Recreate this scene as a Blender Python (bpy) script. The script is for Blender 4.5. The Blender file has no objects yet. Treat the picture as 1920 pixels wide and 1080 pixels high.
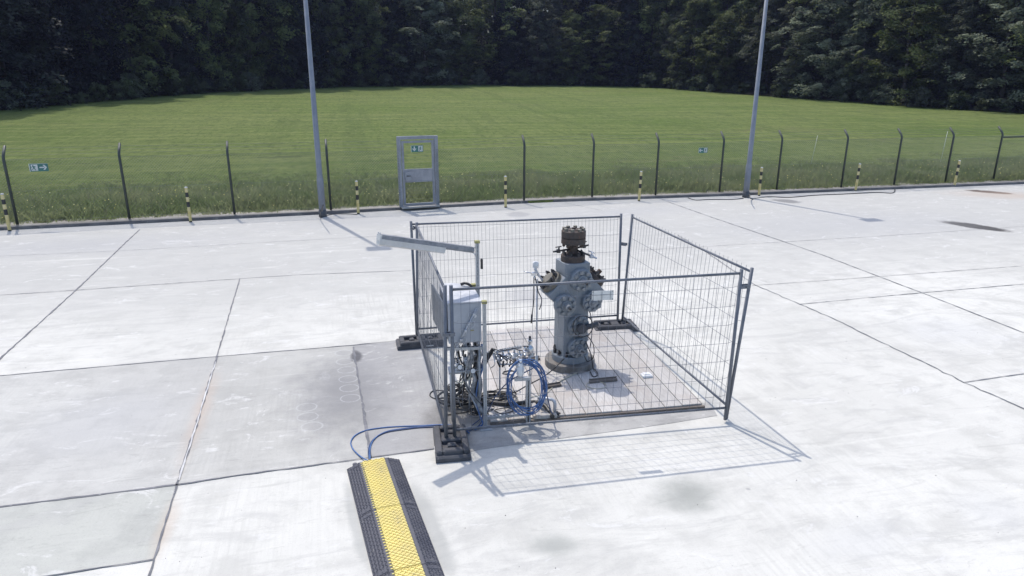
import bpy, math, random
import numpy as np
from mathutils import Vector, Matrix
random.seed(7); RNG = np.random.default_rng(7)
S = bpy.context.scene
COL = S.collection
R = math.radians

# ------------------------------------------------------------------ camera
FPX, PITCH, ROLL, CH = 1270.14, 0.300602, 0.0031205, 4.178
cz, sz = math.cos(PITCH), math.sin(PITCH)
FW = Vector((0, cz, -sz)); R0 = Vector((1, 0, 0)); U0 = R0.cross(FW)
RT = R0 * math.cos(ROLL) + U0 * math.sin(ROLL)
UP = U0 * math.cos(ROLL) - R0 * math.sin(ROLL)
cam = bpy.data.cameras.new('camera'); co = bpy.data.objects.new('camera', cam); COL.objects.link(co)
M4 = Matrix((RT, UP, -FW)).transposed().to_4x4(); M4.translation = (0, 0, CH)
co.matrix_world = M4
cam.sensor_width = 36; cam.lens = FPX / 1920 * 36; cam.clip_start = .05; cam.clip_end = 3000
S.camera = co

# ------------------------------------------------------------------ light
SUNV = Vector((-.285, .455, 1)).normalized()
el = math.asin(SUNV.z); az = math.atan2(SUNV.x, SUNV.y)
W = bpy.data.worlds.new('World'); S.world = W; W.use_nodes = True
nt = W.node_tree; bg = nt.nodes['Background']
sky = nt.nodes.new('ShaderNodeTexSky'); sky.sky_type = 'NISHITA'; sky.sun_disc = False
sky.sun_elevation = el; sky.sun_rotation = az; sky.air_density = 1.0; sky.dust_density = 2.0; sky.ozone_density = 1.0
nt.links.new(sky.outputs[0], bg.inputs[0]); bg.inputs[1].default_value = .15
sl = bpy.data.lights.new('sun', 'SUN'); sl.energy = 2.0; sl.angle = R(.53); sl.color = (1, .935, .84)
so = bpy.data.objects.new('sun', sl); COL.objects.link(so); so.rotation_euler = SUNV.to_track_quat('Z', 'Y').to_euler()
S.view_settings.view_transform = 'Standard'; S.view_settings.look = 'None'
S.view_settings.exposure = .68; S.view_settings.gamma = 1
S.render.engine = 'CYCLES'
S.cycles.max_bounces = 8; S.cycles.transparent_max_bounces = 8

# ------------------------------------------------------------------ helpers
def at(px, py, z=0.0):
    """point of the place on height z that the photograph shows at full-size pixel px,py"""
    d = FW + RT * ((px - 960) / FPX) - UP * ((py - 540) / FPX)
    t = (z - CH) / d.z
    return Vector((0, 0, CH)) + d * t
def atY(px, py, Y):
    d = FW + RT * ((px - 960) / FPX) - UP * ((py - 540) / FPX)
    return Vector((0, 0, CH)) + d * (Y / d.y)

KX = [-14.55, -6.14, .74, 8.8, 21.44]; KY = [18.85, 21.35, 23.6, 25.34, 28.42]
def kerb(x):
    if x < KX[0]: return KY[0] + (x - KX[0]) * .29
    if x > KX[-1]: return KY[-1] + (x - KX[-1]) * .25
    return float(np.interp(x, KX, KY))
def ground(x, y):
    q = y - (22.9 + .27 * x)
    return .09 + .034 * max(0, q - 4)

class MB:
    def __init__(s): s.v = []; s.f = []; s.sm = []; s.mi = []; s.m = 0
    def face(s, idx, smooth=False): s.f.append(idx); s.sm.append(smooth); s.mi.append(s.m)
    def box(s, c, size, X=(1, 0, 0), Y=(0, 1, 0), Z=(0, 0, 1), taper=1.0):
        c, X, Y, Z = Vector(c), Vector(X), Vector(Y), Vector(Z); b = len(s.v); hx, hy, hz = [k / 2 for k in size]
        for k in (-1, 1):
            t = taper if k == 1 else 1
            for i, j in ((-1, -1), (1, -1), (1, 1), (-1, 1)):
                s.v.append(c + X * hx * i * t + Y * hy * j * t + Z * hz * k)
        for q in ((3, 2, 1, 0), (4, 5, 6, 7), (0, 1, 5, 4), (1, 2, 6, 5), (2, 3, 7, 6), (3, 0, 4, 7)):
            s.face([b + i for i in q])
        return s
    def bbox(s, c, size, X=(1, 0, 0), Y=(0, 1, 0), Z=(0, 0, 1), bev=.01):
        """box with bevelled vertical edges and a bevelled top"""
        c, X, Y, Z = Vector(c), Vector(X), Vector(Y), Vector(Z); hx, hy, hz = [k / 2 for k in size]
        def ring(ix, z):
            o = []
            for i, j in ((-1, -1), (1, -1), (1, 1), (-1, 1)):
                a = (i * (hx - ix), j * (hy - ix)); e = bev
                if i * j > 0: pts = [(a[0], a[1] - j * e), (a[0] - i * e, a[1])]
                else: pts = [(a[0] - i * e, a[1]), (a[0], a[1] - j * e)]
                if (i, j) == (-1, -1): pts = [(a[0], a[1] + e), (a[0] + e, a[1])]
                if (i, j) == (1, -1): pts = [(a[0] - e, a[1]), (a[0], a[1] + e)]
                if (i, j) == (1, 1): pts = [(a[0], a[1] - e), (a[0] - e, a[1])]
                if (i, j) == (-1, 1): pts = [(a[0] + e, a[1]), (a[0], a[1] - e)]
                o += [c + X * p[0] + Y * p[1] + Z * z for p in pts]
            return o
        rs = [ring(0, -hz), ring(0, hz - bev), ring(bev, hz)]
        b = len(s.v)
        for r in rs: s.v += r
        for k in range(2):
            for i in range(8):
                j = (i + 1) % 8; s.face([b + k * 8 + i, b + k * 8 + j, b + k * 8 + 8 + j, b + k * 8 + 8 + i])
        s.face([b + 16 + i for i in range(8)]); s.face([b + 7 - i for i in range(8)])
        return s
    def prism(s, poly, P, X, Y, Z, d0, d1):
        """polygon in (X,Z) extruded along Y from d0 to d1"""
        P, X, Y, Z = Vector(P), Vector(X), Vector(Y), Vector(Z); b = len(s.v); n = len(poly)
        for d in (d0, d1): s.v += [P + X * p[0] + Z * p[1] + Y * d for p in poly]
        for i in range(n):
            j = (i + 1) % n; s.face([b + i, b + j, b + n + j, b + n + i])
        s.face([b + n - 1 - i for i in range(n)]); s.face([b + n + i for i in range(n)])
        return s
    def rev(s, p0, ax, prof, n=16, smooth=True, caps=True):
        """surface of revolution: prof = [(radius, distance along ax)]"""
        p0 = Vector(p0); ax = Vector(ax).normalized()
        e = ax.orthogonal().normalized(); g = ax.cross(e); b = len(s.v)
        for r, h in prof:
            for i in range(n):
                a = 2 * math.pi * i / n + math.pi / n; s.v.append(p0 + ax * h + (e * math.cos(a) + g * math.sin(a)) * r)
        for k in range(len(prof) - 1):
            for i in range(n):
                j = (i + 1) % n; s.face([b + k * n + i, b + k * n + j, b + (k + 1) * n + j, b + (k + 1) * n + i], smooth)
        if caps:
            s.face([b + n - 1 - i for i in range(n)]); q = b + (len(prof) - 1) * n; s.face([q + i for i in range(n)])
        return s
    def cyl(s, a, b_, r, r2=None, n=12, smooth=True):
        a, b_ = Vector(a), Vector(b_); d = b_ - a
        return s.rev(a, d, [(r, 0), (r if r2 is None else r2, d.length)], n, smooth)
    def disc(s, a, ax, r, t, bev=.006, n=28):
        return s.rev(a, ax, [(r, 0), (r, t - bev), (r - bev, t)], n, False)
    def tube(s, pts, r, n=6, smooth=True, closed=False):
        pts = [Vector(p) for p in pts]; b = len(s.v); m = len(pts); pe = None
        for k, p in enumerate(pts):
            if closed: d = pts[(k + 1) % m] - pts[k - 1]
            else: d = pts[min(k + 1, m - 1)] - pts[max(k - 1, 0)]
            d.normalize()
            if pe is None: e = d.orthogonal().normalized()
            else:
                e = pe - d * pe.dot(d); e = e.normalized() if e.length > 1e-6 else d.orthogonal().normalized()
            pe = e; g = d.cross(e)
            for i in range(n):
                a = 2 * math.pi * i / n; s.v.append(p + (e * math.cos(a) + g * math.sin(a)) * r)
        for k in range(m if closed else m - 1):
            k2 = (k + 1) % m
            for i in range(n):
                j = (i + 1) % n; s.face([b + k * n + i, b + k * n + j, b + k2 * n + j, b + k2 * n + i], smooth)
        if not closed:
            s.face([b + n - 1 - i for i in range(n)]); q = b + (m - 1) * n; s.face([q + i for i in range(n)])
        return s
    def quad(s, *p):
        b = len(s.v); s.v += [Vector(q) for q in p]; s.face(list(range(b, b + len(p)))); return s
    def bolts(s, c, ax, ring, n, r, h, ph=0, stud=True):
        c = Vector(c); ax = Vector(ax).normalized(); e = ax.orthogonal().normalized(); g = ax.cross(e)
        for i in range(n):
            a = 2 * math.pi * (i + ph) / n; p = c + (e * math.cos(a) + g * math.sin(a)) * ring
            s.rev(p, ax, [(r, 0), (r, h * .7), (r * .8, h * .75)], 6, False)
            if stud: s.rev(p, ax, [(r * .55, h * .7), (r * .5, h)], 8, True)
        return s
    def boltset(s, c, ax, ring, n, r, h, ph, stud, mat, parent):
        b = MB(); b.bolts((0, 0, 0), ax, 0, 1, r, h, 0, stud); first = None
        c = Vector(c); ax = Vector(ax).normalized(); e = ax.orthogonal().normalized(); g = ax.cross(e)
        for i in range(n):
            a = 2 * math.pi * (i + ph) / n; p = c + (e * math.cos(a) + g * math.sin(a)) * ring
            if first is None: o = first = b.build('bolt', mat, parent)
            else: o = first.copy(); COL.objects.link(o); o.parent = parent
            o.location = p
    def build(s, name, mat, parent=None, label=None):
        me = bpy.data.meshes.new(name); me.from_pydata([tuple(v) for v in s.v], [], s.f)
        me.polygons.foreach_set('use_smooth', s.sm)
        mats = mat if isinstance(mat, (list, tuple)) else [mat]
        for m in mats: me.materials.append(m)
        if len(mats) > 1: me.polygons.foreach_set('material_index', s.mi)
        me.update()
        o = bpy.data.objects.new(name, me); COL.objects.link(o)
        if parent: o.parent = parent
        if label: o['label'] = label
        return o

def tag(o, label=None, cat=None, group=None, kind=None):
    if label: o['label'] = label
    if cat: o['category'] = cat
    if group: o['group'] = group
    if kind: o['kind'] = kind
    return o
def thing(name, loc, label, cat, group=None, rz=0):
    """an Empty at the thing's base; its parts are built in its own coordinates"""
    o = bpy.data.objects.new(name, None); COL.objects.link(o); o.location = loc; o.rotation_euler = (0, 0, rz)
    o.empty_display_size = .1
    return tag(o, label, cat, group)
def copy_tree(o, parent=None):
    c = o.copy(); COL.objects.link(c)
    if parent: c.parent = parent
    for ch in list(o.children): copy_tree(ch, c)
    return c
def spline(pts, k=6, closed=False):
    pts = [Vector(p) for p in pts]; out = []; n = len(pts)
    for i in range(n if closed else n - 1):
        if closed: a, b, c, d = pts[i - 1], pts[i], pts[(i + 1) % n], pts[(i + 2) % n]
        else: a, b, c, d = pts[max(i - 1, 0)], pts[i], pts[i + 1], pts[min(i + 2, n - 1)]
        for j in range(k):
            t = j / k
            out.append(.5 * ((2 * b) + (c - a) * t + (2 * a - 5 * b + 4 * c - d) * t * t + (3 * b - a - 3 * c + d) * t ** 3))
    if not closed: out.append(pts[-1])
    return out

# ------------------------------------------------------------------ materials
def newmat(name):
    m = bpy.data.materials.new(name); m.use_nodes = True
    t = m.node_tree; return m, t, t.nodes['Principled BSDF']
def N(t, typ, **kw):
    n = t.nodes.new(typ)
    for k, v in kw.items(): setattr(n, k, v)
    return n
def sock(n, name):
    for s in n.inputs:
        if s.identifier == name or (s.name == name and s.enabled): return s
def noise(t, vec, scale, detail=4, rough=.55, dist=0):
    n = N(t, 'ShaderNodeTexNoise'); n.inputs['Scale'].default_value = scale; n.inputs['Detail'].default_value = detail
    n.inputs['Roughness'].default_value = rough; n.inputs['Distortion'].default_value = dist
    if vec: t.links.new(vec, n.inputs['Vector'])
    return n.outputs['Fac']
def maprange(t, v, a, b, c=0, d=1):
    n = N(t, 'ShaderNodeMapRange'); n.interpolation_type = 'SMOOTHSTEP'
    t.links.new(v, n.inputs['Value'])
    for k, x in zip(('From Min', 'From Max', 'To Min', 'To Max'), (a, b, c, d)): n.inputs[k].default_value = x
    return n.outputs['Result']
def math_(t, op, a, b=None, c=None):
    n = N(t, 'ShaderNodeMath', operation=op)
    for i, x in enumerate((a, b, c)):
        if x is None: continue
        if isinstance(x, (int, float)): n.inputs[i].default_value = x
        else: t.links.new(x, n.inputs[i])
    return n.outputs[0]
def mixc(t, fac, a, b, mode='MIX'):
    n = N(t, 'ShaderNodeMix', data_type='RGBA', blend_type=mode)
    for nm, x in (('Factor_Float', fac), ('A_Color', a), ('B_Color', b)):
        s = sock(n, nm)
        if isinstance(x, (int, float)): s.default_value = x
        elif isinstance(x, tuple): s.default_value = (*x, 1) if len(x) == 3 else x
        else: t.links.new(x, s)
    return [o for o in n.outputs if o.identifier == 'Result_Color'][0]
def bump(t, h, strength, dist=.01):
    n = N(t, 'ShaderNodeBump'); n.inputs['Strength'].default_value = strength; n.inputs['Distance'].default_value = dist
    t.links.new(h, n.inputs['Height']); return n.outputs[0]
def coords(t, obj=True):
    return N(t, 'ShaderNodeTexCoord').outputs['Object']
def mapping(t, vec, loc=(0, 0, 0), rot=0, scale=(1, 1, 1), typ='POINT'):
    n = N(t, 'ShaderNodeMapping', vector_type=typ); t.links.new(vec, n.inputs[0])
    n.inputs['Location'].default_value = loc; n.inputs['Rotation'].default_value = (0, 0, rot); n.inputs['Scale'].default_value = scale
    return n.outputs[0]
def worn(name, c1, c2, rough=.5, metal=0.0, scale=6, lo=.4, hi=.65, c3=None, bmp=.15, spec=.5, rnd=0):
    """a surface colour, worn or dirty to a second one in patches, a third one in small flecks"""
    m, t, p = newmat(name); v = coords(t)
    if rnd:
        oi = N(t, 'ShaderNodeObjectInfo'); sc = N(t, 'ShaderNodeVectorMath', operation='SCALE'); t.links.new(oi.outputs['Random'], sc.inputs['Scale']); sc.inputs[0].default_value = (31, 17, 23)
        ad = N(t, 'ShaderNodeVectorMath', operation='ADD'); t.links.new(v, ad.inputs[0]); t.links.new(sc.outputs[0], ad.inputs[1]); v = ad.outputs[0]
    n1 = noise(t, v, scale, 6, .65)
    c = mixc(t, maprange(t, n1, lo, hi), c1, c2)
    if c3: c = mixc(t, maprange(t, noise(t, v, scale * 5, 4, .7), .58, .7), c, c3)
    t.links.new(c, p.inputs['Base Color'])
    r = maprange(t, n1, .3, .7, rough * .8, min(1, rough * 1.25)); t.links.new(r, p.inputs['Roughness'])
    p.inputs['Metallic'].default_value = metal; p.inputs['Specular IOR Level'].default_value = spec
    if bmp: t.links.new(bump(t, noise(t, v, scale * 8, 3), bmp, .004), p.inputs['Normal'])
    return m

MT = {}
MT['galv'] = worn('galvanised_steel', (.115, .128, .155), (.165, .178, .205), .5, .2, 5, c3=(.10, .11, .13))
MT['wire'] = worn('fence_wire', (.12, .132, .165), (.17, .182, .215), .5, .2, 9, bmp=0)
MT['pole'] = worn('lamp_pole_zinc', (.19, .21, .25), (.25, .27, .31), .55, .15, 2)
MT['polebase'] = worn('lamp_pole_base', (.07, .075, .085), (.12, .12, .13), .7, 0, 4)
MT['greenpost'] = worn('dark_green_post', (.030, .040, .038), (.055, .065, .06), .55, 0, 4)
MT['mesh'] = worn('green_chain_wire', (.13, .16, .13), (.20, .22, .19), .6, 0, 3, bmp=0)
MT['gate'] = worn('gate_grey_paint', (.21, .225, .255), (.28, .295, .325), .6, .05, 3)
MT['gatep'] = worn('gate_panel_grey', (.24, .25, .28), (.32, .33, .36), .5, .3, 3)
MT['yellow'] = worn('bollard_yellow', (.56, .46, .18), (.62, .55, .32), .55, 0, 5)
MT['black'] = worn('bollard_black', (.02, .02, .022), (.05, .05, .05), .6, 0, 5)
MT['white'] = worn('weathered_white', (.72, .73, .74), (.60, .61, .62), .5, 0, 5)
MT['rubber'] = worn('dark_recycled_rubber', (.055, .057, .066), (.095, .096, .105), .8, 0, 5, c3=(.14, .14, .14), bmp=.5)
MT['ramp'] = worn('black_ramp_rubber', (.062, .065, .085), (.092, .095, .115), .65, 0, 3, c3=(.15, .15, .155), bmp=.4)
MT['lid'] = worn('yellow_ramp_lid', (.74, .62, .20), (.62, .52, .22), .5, 0, 2.5, lo=.4, hi=.75, c3=(.40, .35, .20), bmp=.2)
MT['treepaint'] = worn('grey_blue_valve_paint', (.18, .208, .24), (.225, .248, .275), .45, 0, 4, lo=.4, hi=.7, c3=(.12, .13, .14))
MT['boltg'] = worn('grey_painted_bolt', (.15, .168, .19), (.24, .25, .26), .45, .1, 8)
MT['rust'] = worn('rusty_brown_steel', (.058, .048, .044), (.085, .060, .050), .75, .1, 6, c3=(.14, .075, .05), bmp=.4)
MT['ring'] = worn('brown_grey_casing', (.135, .125, .115), (.21, .205, .20), .75, .1, 5, c3=(.10, .06, .04), bmp=.4)
MT['khaki'] = worn('bare_khaki_flange', (.13, .12, .10), (.20, .19, .165), .5, .3, 7, c3=(.09, .065, .05))
MT['darkmet'] = worn('dark_fitting_steel', (.035, .035, .04), (.08, .08, .085), .4, .5, 9)
MT['chrome'] = worn('stainless_fitting', (.55, .57, .60), (.70, .71, .73), .22, .9, 9, bmp=0)
MT['steel'] = worn('brushed_stainless', (.42, .45, .50), (.52, .54, .58), .42, .35, 4, bmp=.05)
MT['cab'] = worn('cabinet_grey_paint', (.34, .365, .41), (.40, .425, .465), .45, 0, 3, c3=(.28, .30, .33), bmp=.05)
MT['cabtop'] = worn('cabinet_lid_dusty', (.36, .38, .42), (.52, .53, .55), .6, 0, 5, c3=(.62, .62, .62))
MT['strut'] = worn('perforated_strut_zinc', (.33, .35, .38), (.43, .45, .47), .4, .4, 7)
MT['hole'] = worn('strut_slot_dark', (.03, .03, .035), (.05, .05, .05), .8, 0, 7, bmp=0)
MT['cap'] = worn('olive_yellow_cap', (.24, .23, .08), (.32, .30, .12), .5, 0, 8)
MT['lamp'] = worn('lamp_housing_grey', (.17, .18, .20), (.27, .275, .29), .6, .05, 9, c3=(.12, .12, .125))
MT['diff'] = worn('lamp_diffuser_white', (.52, .53, .54), (.45, .455, .46), .3, 0, 5, bmp=0)
MT['blue'] = worn('blue_air_hose', (.055, .125, .30), (.075, .155, .35), .3, 0, 6, bmp=0)
MT['bluedark'] = worn('dark_blue_cable', (.035, .06, .14), (.05, .085, .18), .35, 0, 6, bmp=0)
MT['cable'] = worn('black_cable', (.018, .018, .02), (.04, .04, .042), .45, 0, 6, bmp=0)
MT['pale'] = worn('pale_cable', (.45, .42, .32), (.52, .50, .42), .5, 0, 6, bmp=0)
MT['foil'] = worn('grey_lagged_hose', (.20, .21, .23), (.42, .43, .45), .4, .4, 22, bmp=.7)
MT['plate'] = worn('blank_plate_white', (.62, .63, .62), (.52, .53, .52), .45, 0, 8)
MT['signg'] = worn('exit_sign_green', (.03, .13, .115), (.04, .16, .14), .4, 0, 4, bmp=0)
MT['signw'] = worn('exit_sign_white', (.55, .58, .57), (.48, .51, .50), .4, 0, 4, bmp=0)
MT['kerb'] = worn('dark_kerb', (.10, .098, .10), (.17, .165, .165), .85, 0, 1.5, c3=(.2, .2, .19), bmp=.4)
MT['verge'] = worn('gravel_verge', (.20, .19, .17), (.31, .30, .28), .95, 0, 1.2, c3=(.09, .11, .05), bmp=.9)
MT['joint'] = worn('joint_filler_dark', (.12, .125, .14), (.22, .22, .235), .9, 0, 3, c3=(.32, .32, .33), bmp=.3)
MT['jointl'] = worn('joint_filler_pale', (.55, .55, .54), (.42, .42, .43), .9, 0, 4, bmp=.3)
MT['timber'] = worn('dark_timber', (.10, .085, .075), (.17, .15, .135), .85, 0, 3, bmp=.4)
MT['bark'] = worn('tree_bark', (.05, .042, .035), (.09, .08, .068), .9, 0, 2, bmp=.5)

def wood_mat():
    m, t, p = newmat('weathered_deck_board'); v = coords(t)
    oi = N(t, 'ShaderNodeObjectInfo')
    sc = N(t, 'ShaderNodeVectorMath', operation='SCALE'); sc.inputs[0].default_value = (11, 37, 5); t.links.new(oi.outputs['Random'], sc.inputs['Scale'])
    ad = N(t, 'ShaderNodeVectorMath', operation='ADD'); t.links.new(v, ad.inputs[0]); t.links.new(sc.outputs[0], ad.inputs[1])
    g = noise(t, mapping(t, ad.outputs[0], scale=(14, .9, 1)), 4, 8, .7, 1.2)
    big = noise(t, ad.outputs[0], 1.6, 5, .7)
    c = mixc(t, maprange(t, g, .3, .75), (.54, .525, .51), (.36, .345, .33))
    c = mixc(t, maprange(t, big, .46, .72, 0, .75), c, (.42, .375, .34))
    c = mixc(t, maprange(t, noise(t, mapping(t, ad.outputs[0], scale=(3, 1.2, 1)), 5, 5, .8), .62, .70, 0, .75), c, (.22, .18, .16))
    tone = maprange(t, oi.outputs['Random'], 0, 1, .84, 1.08)
    mm = N(t, 'ShaderNodeVectorMath', operation='SCALE'); t.links.new(c, mm.inputs[0]); t.links.new(tone, mm.inputs['Scale'])
    t.links.new(mm.outputs[0], p.inputs['Base Color']); p.inputs['Roughness'].default_value = .85
    p.inputs['Specular IOR Level'].default_value = .2
    t.links.new(bump(t, g, .35, .01), p.inputs['Normal']); return m
MT['wood'] = wood_mat()

RAMPD = Vector((.347, -.938, 0)).normalized()
STAINS = []   # x, y, rx, ry, rotation, strength, colour, softness
def stain(px, py, rx, ry, rot, st, col, soft=.5): p = at(px, py); STAINS.append((p.x, p.y, rx, ry, R(rot), st, col, soft))
stain(1826, 424, 1.0, .40, -54, .95, (.045, .042, .04), .35)
stain(1855, 360, .85, .38, -35, .92, (.06, .045, .04), .35)
stain(1885, 366, 2.6, 1.3, -10, .45, (.42, .33, .26), .9)
stain(1475, 377, .55, .42, -40, .7, (.15, .15, .155), .4)
stain(971, 402, .42, .45, 0, .55, (.26, .26, .27), .3)
stain(1290, 928, .48, .42, 30, .8, (.27, .28, .26), .9)
stain(1040, 1022, .30, .24, 0, .7, (.30, .31, .29), .9)
stain(985, 555, .55, .75, 0, .5, (.33, .33, .34), .8)  # soft grey blot on the concrete behind the wellhead
stain(808, 990, .13, 1.0, 20, .62, (.33, .335, .32), .55)
stain(668, 975, .09, .85, 20, .55, (.34, .345, .33), .5)
stain(645, 740, .95, 2.0, 16, .85, (.22, .22, .225), .95)
stain(668, 668, .10, .28, 16, .85, (.09, .09, .10), .5)
stain(200, 790, 1.3, 1.3, 10, .30, (.37, .375, .39), .9)
stain(378, 770, .16, 1.7, 15, .42, (.47, .37, .30), .95)
stain(310, 990, .12, .7, 15, .42, (.47, .38, .30), .95)
stain(150, 400 + 60, 5.0, 1.6, 15, .35, (.33, .335, .35), .95)
stain(1600, 420, 6.5, 2.6, 12, .30, (.36, .365, .38), .95)
stain(700, 415, 5.0, 1.1, 16, .40, (.36, .365, .375), .95)
stain(1150, 398, 4.5, 1.2, 16, .40, (.36, .365, .375), .95)
stain(1780, 620, 1.3, 1.0, 12, .25, (.42, .43, .45), .95)
stain(1620, 1010, .8, .4, 25, .22, (.44, .45, .47), .95)
stain(1860, 960, .6, .5, 0, .20, (.44, .45, .47), .95)
stain(1190, 610, .7, .5, 0, .4, (.36, .365, .38), .9)
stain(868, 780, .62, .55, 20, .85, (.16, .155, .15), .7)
stain(1403, 917, .03, .025, 0, .7, (.3, .3, .3), .5)
RINGS = [(644, 662), (647, 678), (650, 694), (653, 711), (655, 728), (657, 747), (575, 764), (577, 782), (585, 800)]
def concrete(name, c1, c2, streak=.35, cracks=True, dirty=0):
    m, t, p = newmat(name); v = coords(t)
    big = noise(t, v, .28, 5, .6); mid = noise(t, v, 1.7, 6, .65); fine = noise(t, v, 55, 4, .7)
    rv = mapping(t, v, rot=R(-14.5))
    st = noise(t, mapping(t, rv, scale=(13, .55, 1)), 1.6, 6, .7)
    st2 = noise(t, mapping(t, rv, scale=(.35, 4, 1)), 1.1, 6, .72, .8)
    c = mixc(t, maprange(t, big, .35, .68), c1, c2)
    c = mixc(t, maprange(t, mid, .44, .66, 0, .55), c, tuple(k * .82 for k in c2))
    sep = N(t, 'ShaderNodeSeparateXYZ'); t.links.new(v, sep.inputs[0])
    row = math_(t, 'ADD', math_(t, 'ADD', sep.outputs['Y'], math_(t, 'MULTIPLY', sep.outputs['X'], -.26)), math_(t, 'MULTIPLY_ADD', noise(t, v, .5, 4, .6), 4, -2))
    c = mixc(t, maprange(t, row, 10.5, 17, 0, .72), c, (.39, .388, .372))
    swirl = noise(t, mapping(t, rv, scale=(.5, 1.5, 1)), .9, 7, .7, 2.2)
    c = mixc(t, maprange(t, swirl, .49, .64, 0, .45), c, (.40, .398, .382))
    wear = noise(t, mapping(t, rv, scale=(.6, 1.1, 1)), 2.2, 8, .75, 1.5)
    c = mixc(t, maprange(t, wear, .57, .64, 0, .6), c, (.62, .617, .60))
    patch = maprange(t, noise(t, v, .45, 4, .6), .40, .62)
    c = mixc(t, math_(t, 'MULTIPLY', maprange(t, st, .42, .68, 0, streak), patch), c, tuple(k * .74 for k in c1))
    c = mixc(t, maprange(t, st2, .55, .75, 0, .40), c, tuple(min(.8, k * 1.14) for k in c1))
    scuff = noise(t, mapping(t, rv, rot=.9, scale=(.4, 3, 1)), 1.9, 8, .75, 3)
    c = mixc(t, maprange(t, scuff, .56, .66, 0, .42), c, tuple(k * .72 for k in c2))
    fleck = noise(t, v, 14, 6, .8); c = mixc(t, maprange(t, fleck, .58, .72, 0, .42), c, tuple(k * .70 for k in c2))
    c = mixc(t, maprange(t, fine, .52, .75, 0, .40), c, tuple(k * .62 for k in c2))
    spk = N(t, 'ShaderNodeTexVoronoi'); spk.inputs['Scale'].default_value = 3.3; t.links.new(v, spk.inputs['Vector'])
    c = mixc(t, maprange(t, spk.outputs['Distance'], .02, .03, .5, 0), c, (.25, .245, .25))
    wob = noise(t, v, 3.5, 5, .7)
    for (x, y, rx, ry, ro, s_, col, soft) in STAINS:
        l = mapping(t, v, (x, y, 0), ro, (rx, ry, 1), 'TEXTURE')
        ln = N(t, 'ShaderNodeVectorMath', operation='LENGTH'); t.links.new(l, ln.inputs[0])
        d = math_(t, 'ADD', ln.outputs['Value'], math_(t, 'MULTIPLY_ADD', wob, .9, -.45))
        c = mixc(t, maprange(t, d, 1 - soft, 1.12, s_, 0), c, col)
    if dirty:
        for px, py in RINGS:
            q = at(px, py)
            l = mapping(t, v, (q.x, q.y, 0), 0, (.13, .115, 1), 'TEXTURE')
            ln = N(t, 'ShaderNodeVectorMath', operation='LENGTH'); t.links.new(l, ln.inputs[0])
            d = math_(t, 'ADD', math_(t, 'ABSOLUTE', math_(t, 'SUBTRACT', ln.outputs['Value'], 1.0)), math_(t, 'MULTIPLY', math_(t, 'ABSOLUTE', math_(t, 'SUBTRACT', noise(t, v, 9, 4, .7), .5)), .5))
            c = mixc(t, maprange(t, ln.outputs['Value'], .7, 1, .22, 0), c, (.25, .25, .255)); c = mixc(t, maprange(t, d, .02, .14, .36, 0), c, (.52, .53, .54))
    t.links.new(c, p.inputs['Base Color']); p.inputs['Roughness'].default_value = .92; p.inputs['Specular IOR Level'].default_value = .15
    t.links.new(bump(t, math_(t, 'ADD', fine, math_(t, 'MULTIPLY', st, .7)), .25, .006), p.inputs['Normal'])
    return m
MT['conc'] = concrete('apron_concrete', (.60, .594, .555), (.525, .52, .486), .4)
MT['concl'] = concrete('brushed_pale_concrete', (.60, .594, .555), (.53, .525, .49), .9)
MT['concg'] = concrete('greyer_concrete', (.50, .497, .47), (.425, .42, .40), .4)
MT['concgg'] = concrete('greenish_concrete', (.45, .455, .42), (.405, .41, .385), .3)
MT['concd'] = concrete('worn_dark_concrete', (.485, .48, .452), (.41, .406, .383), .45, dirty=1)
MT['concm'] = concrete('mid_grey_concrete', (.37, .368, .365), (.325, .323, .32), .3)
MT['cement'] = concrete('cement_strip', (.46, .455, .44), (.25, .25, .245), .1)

def grass_mat():
    m, t, p = newmat('mown_meadow'); v = coords(t)
    rv = mapping(t, v, rot=R(-13))
    big = noise(t, v, .07, 5, .6); mid = noise(t, v, .6, 6, .7); fine = noise(t, v, 5, 8, .85)
    st = noise(t, mapping(t, rv, scale=(.05, .9, 1)), 1.3, 5, .65)
    st3 = noise(t, mapping(t, rv, scale=(.9, .03, 1)), .8, 4, .6)
    c = mixc(t, maprange(t, big, .35, .65), (.112, .160, .042), (.140, .176, .058))
    c = mixc(t, maprange(t, st, .45, .60, 0, .85), c, (.178, .212, .072))
    c = mixc(t, maprange(t, st3, .5, .66, 0, .4), c, (.084, .120, .038))
    c = mixc(t, maprange(t, mid, .5, .72, 0, .6), c, (.078, .102, .040))
    c = mixc(t, maprange(t, noise(t, mapping(t, rv, scale=(.35, 1.6, 1)), .55, 5, .7), .62, .72, 0, .7), c, (.060, .075, .036))
    c = mixc(t, maprange(t, fine, .5, .75, 0, .7), c, (.050, .072, .028))
    t.links.new(c, p.inputs['Base Color']); p.inputs['Roughness'].default_value = .9; p.inputs['Specular IOR Level'].default_value = .1
    tuft = noise(t, mapping(t, rv, scale=(1, .35, 1)), 3.2, 6, .8); c = mixc(t, maprange(t, tuft, .48, .66, 0, .75), c, (.060, .088, .030))
    tuft2 = noise(t, mapping(t, rv, scale=(1, .35, 1), loc=(7, 3, 0)), 2.3, 6, .8); c = mixc(t, maprange(t, tuft2, .52, .68, 0, .6), c, (.205, .240, .090))
    dry = noise(t, mapping(t, rv, scale=(.25, .5, 1), loc=(3, 9, 0)), .5, 6, .75, 1); c = mixc(t, maprange(t, dry, .58, .70, 0, .55), c, (.145, .140, .075))
    t.links.new(c, p.inputs['Base Color'])
    t.links.new(bump(t, math_(t, 'ADD', math_(t, 'ADD', fine, tuft), mid), 1.0, .10), p.inputs['Normal']); return m
MT['grass'] = grass_mat()
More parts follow.
